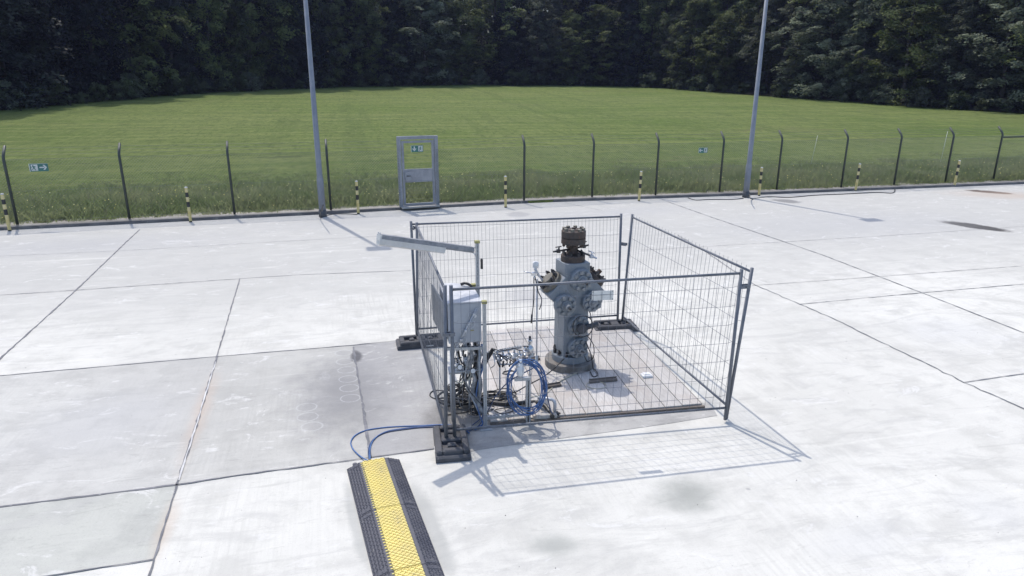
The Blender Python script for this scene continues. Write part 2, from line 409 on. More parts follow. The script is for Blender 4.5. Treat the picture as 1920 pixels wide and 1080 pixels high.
def leafmat(name, ca, cb, trans=.35, scale=.5, var=.35):
    m, t, p = newmat(name); v = coords(t)
    oi = N(t, 'ShaderNodeObjectInfo')
    c = mixc(t, maprange(t, noise(t, v, scale, 3, .6), .38, .62), ca, cb)
    tone = maprange(t, oi.outputs['Random'], 0, 1, 1 - var, 1 + var)
    mm = N(t, 'ShaderNodeVectorMath', operation='SCALE'); t.links.new(c, mm.inputs[0]); t.links.new(tone, mm.inputs['Scale'])
    t.links.new(mm.outputs[0], p.inputs['Base Color']); p.inputs['Roughness'].default_value = .65; p.inputs['Specular IOR Level'].default_value = .2
    tr = N(t, 'ShaderNodeBsdfTranslucent'); t.links.new(mm.outputs[0], tr.inputs[0])
    mx = N(t, 'ShaderNodeMixShader'); mx.inputs[0].default_value = trans
    t.links.new(p.outputs[0], mx.inputs[1]); t.links.new(tr.outputs[0], mx.inputs[2])
    t.links.new(mx.outputs[0], t.nodes['Material Output'].inputs[0]); return m
MT['leafd'] = leafmat('dark_needles', (.010, .014, .012), (.034, .044, .032), .2)
MT['leafm'] = leafmat('broad_leaves', (.055, .078, .030), (.190, .225, .090), .5)  # wide colour range paints sunlit sprays and dark gaps into the leaves
MT['leafb'] = leafmat('grey_green_leaves', (.075, .092, .062), (.195, .22, .155), .45)
MT['leafs'] = leafmat('undergrowth_leaves', (.055, .075, .036), (.09, .112, .052), .3)
MT['blade'] = leafmat('tall_grass_blades', (.185, .235, .10), (.27, .30, .155), .6, .35, 0)
MT['seed'] = leafmat('dry_grass_heads', (.17, .17, .12), (.22, .21, .16), .4, .6, 0)
MT['flower'] = worn('pale_yellow_flowers', (.75, .66, .14), (.72, .68, .40), .6, 0, 9, bmp=0)

# ------------------------------------------------------------------ ground
def grid_ground():
    xs = np.concatenate([np.arange(-260, -60, 20), np.arange(-60, 60, 2.0), np.arange(60, 261, 20)])
    qs = [-60, -20, -.4, -.012, .02, .10, .3, .6, 1, 2, 3, 4, 6, 9, 13, 18, 24, 32, 42, 54, 68, 84, 102, 124, 150, 190, 260, 400, 900, 2000]
    V = []; 
    for q in qs:
        for x in xs:
            y = kerb(x) + q; 
            z = -.08 if q < .02 else ground(x, y) - .012
            if q >= 6: z += .06 * math.sin(x * .31 + q * .2) * math.sin(q * .17 + x * .07)
            V.append((x, y, z))
    n = len(xs); F = []
    for i in range(len(qs) - 1):
        for j in range(n - 1): F.append((i * n + j, i * n + j + 1, (i + 1) * n + j + 1, (i + 1) * n + j))
    me = bpy.data.meshes.new('meadow'); me.from_pydata(V, [], F); me.polygons.foreach_set('use_smooth', [True] * len(F))
    me.materials.append(MT['grass']); o = bpy.data.objects.new('meadow', me); COL.objects.link(o); tag(o, kind='structure')
grid_ground()
def apron():
    b = MB(); xs = [-120, -60, -30] + KX + [40, 70, 130]
    for a, c in zip(xs[:-1], xs[1:]): b.quad((a, -45, 0), (c, -45, 0), (c, kerb(c), 0), (a, kerb(a), 0))
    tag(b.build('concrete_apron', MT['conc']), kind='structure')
    # dark raised kerb and the gravel verge behind it
    k = MB(); g = MB(); px = [x for x in np.arange(-60, 71, 1.0)]
    for a, c in zip(px[:-1], px[1:]):
        ya, yc = kerb(a), kerb(c)
        k.quad((a, ya - .02, 0), (c, yc - .02, 0), (c, yc, .085), (a, ya, .085))
        k.quad((a, ya, .085), (c, yc, .085), (c, yc + .13, .085), (a, ya + .13, .085))
        wa, wc = .75 + .2 * math.sin(a * 1.7) + .12 * math.sin(a * 4.1), .75 + .2 * math.sin(c * 1.7) + .12 * math.sin(c * 4.1)
        g.quad((a, ya + .12, .083), (c, yc + .12, .083), (c, yc + wc, .088), (a, ya + wa, .088))
    tag(k.build('kerb', MT['kerb']), kind='structure'); tag(g.build('verge', MT['verge']), kind='structure')
apron()
def slab(mat, *pts, z=.004):
    b = MB(); b.quad(*[at(*p, z) for p in pts]); tag(b.build('concrete_slab', mat), kind='structure')
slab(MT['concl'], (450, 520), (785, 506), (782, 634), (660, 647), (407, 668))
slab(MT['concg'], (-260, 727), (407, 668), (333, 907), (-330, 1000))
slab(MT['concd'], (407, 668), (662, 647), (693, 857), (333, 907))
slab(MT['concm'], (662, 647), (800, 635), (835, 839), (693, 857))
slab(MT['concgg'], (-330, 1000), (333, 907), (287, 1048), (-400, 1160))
def cement_strip():
    lo = [(856, 852), (905, 842), (1000, 829), (1080, 818), (1170, 806), (1260, 793), (1345, 779)]
    hi = [(850, 815), (915, 800), (1010, 793), (1085, 782), (1170, 772), (1250, 763), (1330, 754)]
    b = MB()
    for i in range(len(lo) - 1):
        b.quad(at(*lo[i], .004), at(*lo[i + 1], .004), at(*hi[i + 1], .004), at(*hi[i], .004))
    tag(b.build('cement_strip', MT['cement']), kind='structure')
cement_strip()
def joint(pts, w, mat='joint', wob=.012, z=.009):
    P = [at(*p, z) for p in pts]; b = MB(); Q = []
    for a, c in zip(P[:-1], P[1:]):
        n = max(2, int((c - a).length / .12)); Q += [a.lerp(c, i / n) for i in range(n)]
    Q.append(P[-1]); L = []; 
    for i, q in enumerate(Q):
        d = (Q[min(i + 1, len(Q) - 1)] - Q[max(i - 1, 0)]).normalized(); s = Vector((-d.y, d.x, 0))
        ww = w * random.uniform(.30, .85); off = random.uniform(-1, 1) * wob * .5
        L.append((q + s * (ww / 2 + off), q + s * (-ww / 2 + off)))
    for (a, b1), (c, d1) in zip(L[:-1], L[1:]): b.quad(a, b1, d1, c)
    tag(b.build('concrete_joint', MT[mat]), kind='structure')
joint([(-300, 731), (0, 704), (407, 668), (660, 647), (785, 634)], .035)
joint([(-200, 565), (0, 553), (142, 543.7), (394, 526), (560, 515), (770, 507)], .03)
joint([(-200, 492), (0, 480), (222, 470), (533, 452), (760, 440)], .022)
joint([(-60, 728), (0, 672), (142, 544), (237, 453), (262, 430)], .04)
joint([(450, 522), (428, 595), (407, 668)], .035); joint([(407, 668), (370, 790)], .05); joint([(370, 790), (333, 905)], .05)
joint([(404, 678), (370, 790), (335, 900)], .028, 'jointl', z=.013)
joint([(333, 905), (280, 1080), (268, 1130)], .035)
joint([(662, 650), (680, 760), (695, 857)], .055)
joint([(-200, 977), (0, 950), (333, 908)], .05); joint([(333, 908), (480, 886), (690, 858), (820, 840)], .03)
joint([(60, 1084), (287, 1048)], .022)
joint([(1241, 374), (1334, 407), (1488, 459), (1540, 477), (1740, 553), (2000, 655)], .04)
joint([(1270, 440), (1320, 470), (1415, 534), (1500, 570), (1560, 596), (1810, 717), (1920, 767), (2100, 850)], .035, wob=.04)
joint([(1200, 469), (1320, 462), (1540, 449), (1720, 438), (1920, 424)], .022)
joint([(1410, 535), (1540, 526), (1920, 498)], .022)
joint([(1500, 570), (1700, 551), (1920, 532)], .03); joint([(1805, 717), (1920, 700), (2050, 684)], .03)
joint([(1060, 380), (1130, 395), (1241, 374)][:2], .02)

# ------------------------------------------------------------------ boundary fence
FPOST = [(33, 421), (243, 410), (440, 401.5), (620.7, 393.7), (752.7, 389), (819.8, 385), (982.5, 375.7), (1110, 369), (1229, 365.7), (1348.8, 359.5), (1456, 355), (1577, 351), (1676, 346.4), (1772, 342), (1862, 337.5)]
FP3 = [at(*p, .1) for p in FPOST]
fdir = (FP3[-1] - FP3[0]).normalized(); fout = Vector((-fdir.y, fdir.x, 0))
FP3 = [FP3[0] - fdir * 3.0] + FP3 + [FP3[-1] + fdir * 2.9, FP3[-1] + fdir * 5.8]
def boundary_fence(P, label, brace=False, skip=None):
    o = P[0]; t = thing('chain_link_fence', o, label, 'fence', 'boundary fence sections')
    for p in P:
        if p is skip: continue
        b = MB(); q = p - o
        b.tube([q, q + Vector((0, 0, 1.86)), q + Vector((0, 0, 1.93)) + fout * .02, q + Vector((0, 0, 2.0)) + fout * .07, q + Vector((0, 0, 2.2)) + fout * .26], .038, 8)
        b.build('post', MT['greenpost'], t)
    for zz, r in ((.08, .004), (.95, .004), (1.84, .005)):
        b = MB(); b.tube([p - o + Vector((0, 0, zz)) for p in P], r, 4); b.build('tension_wire', MT['mesh'], t)
    for k in range(3):
        b = MB(); pts = []
        for a, c in zip(P[:-1], P[1:]):
            for i in range(8):
                s = i / 8; pts.append(a.lerp(c, s) - o + Vector((0, 0, 1.97 + .085 * k - .015 * math.sin(math.pi * s))) + fout * (.045 + .085 * k))
        pts.append(P[-1] - o + Vector((0, 0, 1.97 + .085 * k)) + fout * (.045 + .085 * k))
        b.tube(pts, .0045, 4)
        b.build('barbed_wire', MT['mesh'], t)
    # chain-link: two families of diagonal wires, panel by panel
    b = MB(); H = 1.78; st = .085
    for a, c in zip(P[:-1], P[1:]):
        L = (c - a).length; d = (c - a) / L; u0 = -H
        while u0 < L:
            for sgn in (0, 1):
                lo, hi = max(0, u0), min(L, u0 + H)
                if hi - lo > .03:
                    z0, z1 = lo - u0, hi - u0
                    if sgn: z0, z1 = H - z0, H - z1
                    b.tube([a - o + d * lo + Vector((0, 0, .06 + z0)) + fout * .03, a - o + d * hi + Vector((0, 0, .06 + z1)) + fout * .03], .0032, 3)
            u0 += st
    b.build('wire_mesh', MT['mesh'], t)
    if brace:
        b = MB(); b.cyl(P[-3] - o + Vector((0, 0, 1.78)), P[-2] - o + Vector((0, 0, 1.78)), .03); b.build('top_brace', MT['greenpost'], t)
    return t
boundary_fence(FP3[:6], 'dark green chain-link fence with cranked posts running left from the gate', skip=FP3[5])
boundary_fence(FP3[6:], 'dark green chain-link fence with cranked posts running right from the gate', True, FP3[6])

def gate():
    a, c = at(752.7, 388, .1), at(820.5, 384, .1); o = (a + c) / 2; d = (c - a).normalized(); n = Vector((-d.y, d.x, 0)); w = (c - a).length
    t = thing('gate', o, 'grey steel emergency gate with mesh panels standing between the two fence sections', 'gate', None, math.atan2(d.y, d.x))
    H = 2.28; b = MB()
    for s in (-1, 1): b.bbox((s * (w / 2 + .0), 0, H / 2), (.12, .12, H), bev=.01)
    b.box((0, 0, H - .05), (w - .124, .11, .10)); b.build('gate_frame', MT['gate'], t)
    lw = w - .16; lf = MB()
    for s in (-1, 1): lf.box((s * (lw / 2 - .035), -.01, 1.09), (.07, .06, 2.10))
    for z in (.07, 2.1): lf.box((0, -.008, z), (lw - .144, .055, .07))
    lf.box((0, -.008, .82), (lw - .144, .05, .04)); lf.box((0, -.008, 1.21), (lw - .144, .05, .04))
    leaf = lf.build('gate_leaf', MT['gate'], t)
    MB().box((0, -.008, 1.015), (lw - .145, .03, .345)).build('lock_panel', MT['gatep'], leaf)
    MB().bbox((-lw / 2 + .17, -.065, 1.0), (.2, .08, .26), bev=.012).build('lock_box', MT['gate'], leaf)
    for z0, z1 in ((.12, .79), (1.24, 2.05)):
        m = MB(); x = -lw / 2 + .08
        while x < lw / 2 - .07: m.tube([(x, 0, z0), (x, 0, z1)], .0022, 3); x += .04
        z = z0 + .03
        while z < z1: m.tube([(-lw / 2 + .07, .006, z), (lw / 2 - .07, .006, z)], .0022, 3); z += .09
        m.build('mesh_infill', MT['galv'], leaf)
    h = MB(); h.cyl((-lw / 2 + .13, -.1, 1.02), (-lw / 2 + .13, -.14, 1.02), .012); h.cyl((-lw / 2 + .13, -.14, 1.02), (-lw / 2 + .25, -.14, 1.02), .011); h.build('handle', MT['darkmet'], leaf)
    for z in (.3, 1.15, 1.95): MB().cyl((lw / 2 + .02, -.06, z - .06), (lw / 2 + .02, -.06, z + .06), .018).build('hinge', MT['gate'], t)
    s = MB(); s.box((0, -.02, .0), (1.25, .5, .05)); s.build('sill', MT['cement'], t)
    return o, d, n
GO, GD, GN = gate()
def exit_sign(pos, d, w, h, arrow, label, flip=False, tilt=0):
    t = thing('exit_sign', pos, label, 'sign', 'green escape route signs', math.atan2(d.y, d.x))
    if tilt: t.rotation_euler[1] = tilt
    MB().box((0, 0, 0), (w, .012, h)).build('board', MT['signg'], t)
    y = -.0085; k = MB(); s = -1 if flip else 1
    def q(*pts): k.prism([(p[0] * w * .5, p[1] * h * .5) for p in pts], (0, y, 0), (1, 0, 0), (0, 1, 0), (0, 0, 1), -.0015, .0015)
    for a, b_, c, e in ((-1, 1, 1, .93), (-1, -.93, 1, -1)): q((a, c * .98), (b_, c * .98), (b_, e), (a, e))
    # door panel on one half, arrow on the other
    dx = .5 * s
    q((dx - .30, .78), (dx + .40, .78), (dx + .40, -.8), (dx - .30, -.8))
    ax = -.45 * s
    if arrow == 'down':
        q((ax - .09, .7), (ax + .09, .7), (ax + .09, -.2), (ax - .09, -.2)); q((ax - .36, 0.05), (ax - .18, .12), (ax, -.38), (ax, -.75)); q((ax + .36, .05), (ax, -.75), (ax, -.38), (ax + .18, .12))
    else:
        g = -1 if arrow == 'left' else 1
        q(*[(ax + g * p[0], p[1]) for p in ((-.36, .15), (.15, .15), (.15, -.15), (-.36, -.15))])
        q(*[(ax + g * p[0], p[1]) for p in ((0, .65), (.18, .65), (.42, 0), (.22, 0))]); q(*[(ax + g * p[0], p[1]) for p in ((0, -.65), (.22, 0), (.42, 0), (.18, -.65))])
    k.build('pictogram', MT['signw'], t)
    r = MB(); y2 = -.0125
    def q2(*pts): r.prism([(dx * w * .5 + p[0] * w * .5 * s, p[1] * h * .5) for p in pts], (0, y2, 0), (1, 0, 0), (0, 1, 0), (0, 0, 1), -.001, .001)
    q2((.02, .66), (.14, .66), (.14, .42), (.02, .42)); q2((-.08, .38), (.14, .38), (.06, -.15), (-.1, -.12)); q2((-.24, .2), (-.08, .36), (-.08, .22), (-.18, .08))
    q2((.14, .34), (.3, .1), (.26, .0), (.1, .22)); q2((-.08, -.14), (.04, -.14), (-.1, -.68), (-.2, -.66)); q2((.0, -.12), (.1, -.14), (.24, -.5), (.14, -.54))
    r.build('running_figure', MT['signg'], t)
def onfence(px, py, off=.06):
    """point on the boundary fence plane"""
    best = None
    for a, c in zip(FP3[:-1], FP3[1:]):
        d = FW + RT * ((px - 960) / FPX) - UP * ((py - 540) / FPX); e = (c - a).normalized(); n = Vector((-e.y, e.x, 0))
        s = (a - Vector((0, 0, CH))).dot(n) / d.dot(n); p = Vector((0, 0, CH)) + d * s; u = (p - a).dot(e)
        if -.01 <= u <= (c - a).length + .01: return p - n * off, e
exit_sign(onfence(74, 313.5)[0], fdir, .47, .22, 'right', 'green exit sign with right arrow on the fence beside the leftmost fence post', True)
exit_sign(onfence(1316.5, 281.5)[0], fdir, .36, .19, 'left', 'green exit sign with left arrow on the fence near the right lamp pole')
exit_sign(GO - GN * .07 + Vector((-.03, 0, 1.88)), GD, .40, .21, 'down', 'green exit sign with down arrow on the upper mesh of the gate')

# ------------------------------------------------------------------ bollards
BOLL = [((2, 364.4), (18.4, 433), 'black and yellow bollard at the far left end of the fence'),
        ((346.7, 344.3), (357.6, 416.3), 'black and yellow bollard between the second and third fence posts left of the gate'),
        ((669.4, 341.5), (672, 401), 'black and yellow bollard between the left lamp pole and the gate'),
        ((947.8, 331.4), (948, 389), 'black and yellow bollard standing first to the right of the gate'),
        ((1199, 321), (1198, 377), 'black and yellow bollard in front of the fence, second to the right of the gate'),
        ((1428, 313.7), (1423, 367), 'black and yellow bollard close beside the right lamp pole'),
        ((1611, 308.6), (1604, 358), 'black and yellow bollard behind the loop of black cable along the kerb'),
        ((1798, 302), (1789, 350), 'black and yellow bollard nearest the rust stain, rightmost along the fence')]
def bollard():
    t = thing('bollard', (0, 0, 0), '', 'bollard', 'striped bollards along the fence')
    b = MB(); r = .044; z = 0
    b.m = 1; b.rev((0, 0, 0), (0, 0, 1), [(r, 0), (r, .035)], 14)
    for i, (z0, z1) in enumerate(((.035, .46), (.46, .62), (.62, .76), (.76, .90), (.90, 1.045))):
        b.m = i % 2; b.rev((0, 0, 0), (0, 0, 1), [(r, z0), (r, z1)], 14, caps=False)
    b.build('tube', [MT['yellow'], MT['black']], t)
    c = MB(); c.rev((0, 0, 1.045), (0, 0, 1), [(r + .003, -.012), (r + .002, .004), (r * .8, .016), (r * .3, .022)], 14); c.build('cap', MT['diff'], t)
    return t
b0 = bollard()
for i, (_, bp, lab) in enumerate(BOLL):
    o = b0 if i == 0 else copy_tree(b0); o.location = at(*bp); o['label'] = lab; o.rotation_euler = (R(random.uniform(-1, 1)), R(random.uniform(-1, 1.5)), i)

# ------------------------------------------------------------------ lamp poles
def lamp_pole(px, py, label, rz, hb):
    t = thing('lamp_pole', at(px, py), label, 'lamp pole', 'lamp poles on the apron')
    H = 8.75
    b = MB(); b.rev((0, 0, 0), (0, 0, 1), [(.105, .0), (.105, 1.15), (.088, 1.25), (.05, H)], 14); b.build('pole', MT['pole'], t)
    MB().rev((0, 0, 0), (0, 0, 1), [(.125, 0), (.118, hb)], 14).build('base_sleeve', MT['polebase'], t)
    d = MB(); d.box((0, -.104, .75), (.085, .02, .42)); d.build('access_door', MT['pole'], t)
    h = MB(); X = Vector((math.cos(rz), math.sin(rz), 0)); Y = Vector((-X.y, X.x, 0))
    h.bbox(Y * -.15 + Vector((0, 0, H + .05)), (.62, .42, .12), X, Y, bev=.03); hd = h.build('lamp_head', MT['lamp'], t)
    MB().box(Y * -.15 + Vector((0, 0, H - .02)), (.5, .32, .02), X, Y).build('lens', MT['diff'], hd)
lamp_pole(605.5, 406, 'grey tapered lamp pole left of the gate with its shadow falling on the concrete', .25, .22)
lamp_pole(1398, 370, 'grey tapered lamp pole on the right with a black cable at its foot', .25, .22)
# cables at the foot of the right pole
def cable(name, pts, r, mat, label, group=None, k=6, n=6, cat='cable'):
    b = MB(); b.tube(spline(pts, k), r, n); return tag(b.build(name, mat), label, cat, group)
def gp(px, py, z=.012): return at(px, py, z)
cable('black_cable', [at(1406, 362, .5), at(1406, 370, .2), gp(1412, 373), gp(1440, 369), gp(1480, 370), gp(1530, 366), gp(1580, 364), gp(1640, 361), gp(1672, 362), gp(1678, 357), gp(1676, 352)], .018, MT['cable'], 'long black cable lying along the kerb right of the right lamp pole')
cable('black_cable', [at(1394, 372, .015), gp(1370, 374), gp(1330, 374), gp(1305, 375), gp(1290, 371)], .014, MT['cable'], 'short black cable on the concrete left of the right lamp pole')
cable('black_cable', [at(604, 396, .45), at(606, 384, .75), at(600, 403, .2), at(602, 408, .02), gp(620, 402), gp(650, 401), gp(670, 402)], .012, MT['cable'], 'thin dark cable hanging at the foot of the left lamp pole')
def gpole(px, py):
    d = FW + RT * ((px - 960) / FPX) - UP * ((py - 540) / FPX); t = 5
    while True:
        p = Vector((0, 0, CH)) + d * t; t += .05
        if p.z < ground(p.x, p.y): return p
for px, py, qx, qy, lab in ((1520, 297, 1533, 254, 'thin pale stake leaning in the tall grass right of the right lamp pole'), (1762, 297, 1777, 246, 'thin pale stake leaning in the tall grass beside a fence post at far right')):
    g = gpole(px, py + 12); top = atY(qx, qy, g.y + .3); b = MB(); b.tube([g - Vector((0, 0, .1)), top], .008, 5); tag(b.build('stake', MT['signw']), lab, 'stake')
# tall grass behind the fence
def blades():
    n = 30000; V = []; F = []; 
    xs = RNG.uniform(-24, 34, n); q = RNG.beta(1.0, 1.9, n) * 9.5 + .42
    k = 7; tot = n * k
    cl = np.sin(xs * .9 + q * 1.3) * np.sin(xs * .37 - q * .8) + np.sin(xs * 2.7) * .3
    kx = np.array([kerb(x) for x in xs]); ys = kx + q
    qq = ys - (22.9 + .27 * xs); zs = .09 + .034 * np.maximum(0, qq - 4) - .02
    h0 = (.20 + .14 * np.clip(q / 2.0, 0, 1) + .10 * cl) * np.clip((7.9 - q + .8 * cl) / 4.5, .12, 1) * np.clip(.45 + (q - .4) / 1.4, .3, 1.15)
    h0 = np.maximum(h0 * .85, .05)
    X = np.repeat(xs, k) + RNG.normal(0, .07, tot); Y = np.repeat(ys, k) + RNG.normal(0, .07, tot); Z = np.repeat(zs, k)
    h = np.repeat(h0, k) * RNG.uniform(.5, 1.35, tot); a = RNG.uniform(0, 2 * np.pi, tot); w = RNG.uniform(.006, .013, tot)
    ln = RNG.uniform(.3, 1.1, tot) * h; la = RNG.uniform(0, 2 * np.pi, tot)
    dx, dy = np.cos(a) * w, np.sin(a) * w
    lx, ly = np.cos(la) * ln, np.sin(la) * ln
    P = np.stack([np.stack([X - dx, Y - dy, Z], 1), np.stack([X + dx, Y + dy, Z], 1),
                  np.stack([X + dx * .8 + lx * .4, Y + dy * .8 + ly * .4, Z + h * .6], 1), np.stack([X - dx * .8 + lx * .4, Y - dy * .8 + ly * .4, Z + h * .6], 1),
                  np.stack([X + lx, Y + ly, Z + h], 1)], 1).reshape(-1, 3)
    base = np.arange(tot) * 5
    quads = np.stack([base, base + 1, base + 2, base + 3], 1); tris = np.stack([base + 3, base + 2, base + 4], 1)
    me = bpy.data.meshes.new('tall_grass'); me.vertices.add(len(P)); me.vertices.foreach_set('co', P.ravel())
    loops = np.concatenate([quads, tris], 1).ravel(); me.loops.add(len(loops)); me.loops.foreach_set('vertex_index', loops)
    me.polygons.add(tot * 2)
    ls = np.stack([np.arange(tot) * 7, np.arange(tot) * 7 + 4], 1).ravel(); me.polygons.foreach_set('loop_start', ls)
    mi = np.repeat((RNG.random(tot) < .10).astype(int), 2); me.materials.append(MT['blade']); me.materials.append(MT['seed']); me.polygons.foreach_set('material_index', mi)
    me.update(); me.validate()
    o = bpy.data.objects.new('tall_grass', me); COL.objects.link(o); tag(o, 'unmown tall grass growing in a band behind the boundary fence', 'grass', kind='stuff')
    # small flowers among it
    b = MB()
    for i in range(900):
        x = random.uniform(-22, 32); qv = random.uniform(.5, 5); y = kerb(x) + qv; z = ground(x, y) + random.uniform(.12, .38); r = random.uniform(.012, .024)
        b.rev((x, y, z), (random.uniform(-.5, .5), random.uniform(-.8, 0), 1), [(r * .3, -.01), (r, .004), (r * .5, .012)], 6)
    tag(b.build('meadow_flowers', MT['flower']), 'small pale yellow flowers scattered in the tall grass', 'flowers', kind='stuff')
blades()

#@@PART2
# ------------------------------------------------------------------ trees round the meadow
def leaf_cloud(name, C, n_per, rad, size, mat, flat=.75, up=.5, droop=0):
    """many leaf-sized faces gathered in clumps at C (n,3) with radii rad (n)"""
    n = len(C); tot = n * n_per
    c = np.repeat(C, n_per, 0); r = np.repeat(rad, n_per)
    cn = RNG.normal(0, 1, (n, 3)) * .45 + np.array([0, 0, 1.0]); out = C * np.array([1, 1, 0]); cn += .55 * out / np.maximum(np.linalg.norm(out, axis=1), .3)[:, None]; cn /= np.linalg.norm(cn, axis=1)[:, None]; cn = np.repeat(cn, n_per, 0)
    d = RNG.normal(0, 1, (tot, 3)); d /= np.linalg.norm(d, axis=1)[:, None]; d -= cn * ((d * cn).sum(1) * (1 - flat))[:, None]
    rr = r * RNG.random(tot) ** .45
    p = c + d * rr[:, None]; p[:, 2] -= droop * (rr ** 2) / np.maximum(r, .1)
    nn = RNG.normal(0, 1, (tot, 3)) * .42 + d * .25 + cn * (up + .5); nn /= np.linalg.norm(nn, axis=1)[:, None]
    a = np.cross(nn, RNG.normal(0, 1, (tot, 3))); a /= np.linalg.norm(a, axis=1)[:, None]; b = np.cross(nn, a)
    s = size * RNG.uniform(.6, 1.3, tot); a *= s[:, None]; b *= (s * .62)[:, None]
    P = np.stack([p - a, p - b * .9 + a * .1, p + a, p + b * .9 + a * .1], 1).reshape(-1, 3)
    me = bpy.data.meshes.new(name); me.vertices.add(len(P)); me.vertices.foreach_set('co', P.ravel())
    me.loops.add(tot * 4); me.loops.foreach_set('vertex_index', np.arange(tot * 4)); me.polygons.add(tot)
    me.polygons.foreach_set('loop_start', np.arange(tot) * 4); me.materials.append(mat); me.update(); me.validate(); return me
def tree_variant(kind, seed):
    rng = np.random.default_rng(seed); rnd = random.Random(seed)
    tr = MB(); C = []; rad = []
    if kind == 'conifer':
        H = 24; tr.tube([(0, 0, -.5), (.05, 0, 8), (0, .1, 16), (0, 0, H)], .2, 8)
        z = .9
        while z < H - .5:
            rr = 4.3 * (1 - z / H) ** .75 + .25; k = int(5 + rr * 2)
            for i in range(k):
                a = rnd.uniform(0, 6.28); L = rr * rnd.uniform(.6, 1.15)
                for s in np.arange(.35, 1.01, .3):
                    C.append((math.cos(a) * L * s, math.sin(a) * L * s, z - .28 * L * s * s + rnd.uniform(-.25, .25))); rad.append(.5 + .28 * s * rr / 3)
            z += rnd.uniform(.75, 1.1)
        C = np.array(C); rad = np.array(rad)
        me = leaf_cloud('crown', C, 32, rad, .18, MT['leafd'], .45, .6, .3)
    else:
        H = rnd.uniform(20, 23); pts = [(0, 0, -.5), (rnd.uniform(-.2, .2), 0, 5), (rnd.uniform(-.5, .5), rnd.uniform(-.4, .4), 11), (0, 0, H * .85)]
        b = spline(pts, 4)
        for i in range(len(b) - 1): tr.cyl(b[i], b[i + 1], .24 * (1 - i / len(b)) + .03, .24 * (1 - (i + 1) / len(b)) + .03, 8)
        n = 54
        for i in range(n):
            z = 1.2 + (H - 2.2) * (i + rnd.random()) / n; u = (z - 1.2) / (H - 2.2)
            prof = 4.6 * (math.sin(math.pi * min(1, u * .80 + .17)) ** .65) * rnd.uniform(.45, 1.3)
            a = i * 2.4 + rnd.uniform(-.5, .5); q0 = Vector((0, 0, max(1, z - prof * .5))); q1 = Vector((math.cos(a) * prof, math.sin(a) * prof, z))
            if i % 2 == 0: tr.tube([q0, q0.lerp(q1, .5) + Vector((0, 0, .25)), q1], .05, 5)
            for k in range(5):
                s = .45 + .55 * (k + rnd.random()) / 5; p = q0.lerp(q1, s)
                C.append((p.x + rnd.uniform(-.7, .7), p.y + rnd.uniform(-.7, .7), p.z + rnd.uniform(-.6, .6))); rad.append(rnd.uniform(.45, 1.15))
        C = np.array(C); rad = np.array(rad) * 1.12
        me = leaf_cloud('crown', C, 78, rad, .165, MT['leafm'] if kind == 'broad' else MT['leafb'], .38, .55, .25)
    root = bpy.data.objects.new({'conifer': 'conifer_tree', 'broad': 'broadleaf_tree', 'grey': 'broadleaf_tree'}[kind], None); COL.objects.link(root); root['category'] = 'tree'
    tr.build('trunk', MT['bark'], root); co_ = bpy.data.objects.new('crown', me); COL.objects.link(co_); co_.parent = root
    return root
TV = {'conifer': [tree_variant('conifer', s) for s in (1, 2)], 'broad': [tree_variant('broad', s) for s in (11, 12, 13)], 'grey': [tree_variant('grey', s) for s in (21, 22)]}
USED = set()
EDGE = [(-48, 46), (-41.5, 56), (-40.1, 64.9), (-37.3, 77.9), (-31, 93), (-20.4, 103.5), (-5.2, 112.5), (8, 114.5), (19, 114.5), (26.7, 104.2), (33.2, 91.4), (37.7, 83), (42.5, 75.6), (48.7, 66.5), (58, 54)]
ES = [0]
for a, c in zip(EDGE[:-1], EDGE[1:]): ES.append(ES[-1] + math.hypot(c[0] - a[0], c[1] - a[1]))
def edge(s, off):
    s = min(max(s, 0), ES[-1] - .01); i = max(k for k in range(len(ES)) if ES[k] <= s); a, c = EDGE[i], EDGE[i + 1]; u = (s - ES[i]) / (ES[i + 1] - ES[i])
    dx, dy = (c[0] - a[0]), (c[1] - a[1]); L = math.hypot(dx, dy)
    return a[0] + dx * u - dy / L * off, a[1] + dy * u + dx / L * off
TLAB = {('conifer', 0): 'dark conifer at the front of the wood, its skirts reaching the meadow edge',
        ('conifer', 1): 'dark conifer standing back in the wood behind the front row of trees',
        ('broad', 0): 'green broadleaf tree at the front of the wood, foliage hanging to the meadow edge',
        ('broad', 1): 'green broadleaf tree standing back in the wood behind the front row',
        ('grey', 0): 'grey-green broadleaf tree at the front of the wood along the meadow edge',
        ('grey', 1): 'grey-green broadleaf tree standing back in the wood behind the front row'}
def plant_tree(kind, x, y, sc, row, wide=1.0):
    src = random.choice(TV[kind])
    if src.name in USED: o = copy_tree(src)
    else: o = src; USED.add(src.name)
    o.location = (x, y, ground(x, y) - .1); o.rotation_euler = (0, 0, random.uniform(0, 6.28)); o.scale = (sc * wide * random.uniform(.85, 1.2),) * 2 + (sc,)
    o['label'] = TLAB[(kind, min(row, 1))]; o['group'] = {'conifer': 'conifers', 'broad': 'green broadleaf trees', 'grey': 'grey-green broadleaf trees'}[kind] + (' at the front of the wood' if row == 0 else ' deeper in the wood')
for row, (off, step) in enumerate(((4.2, 5.4), (9.0, 5.6), (15, 6.5), (22, 6.5), (31, 7.5))):
    s = 1.0 + row * 2
    while s < ES[-1]:
        u = s / ES[-1]; x, y = edge(s, off + random.uniform(-1.2, 1.2))
        r = random.random()
        if u < .34: kind = 'conifer' if r < .72 else 'broad'
        elif u < .60: kind = 'conifer' if r < .25 else ('grey' if r < .45 else 'broad')
        else: kind = 'grey' if r < .33 else 'broad'
        plant_tree(kind, x, y, random.uniform(.85, 1.2) * ((1 + .12 * row) if u < .36 else (.64, .86, 1.08, 1.28, 1.42)[row]), row, 1.0 if u < .36 else (1.55, 1.35, 1.2, 1.15, 1.1)[row]); s += step * random.uniform(.8, 1.2)
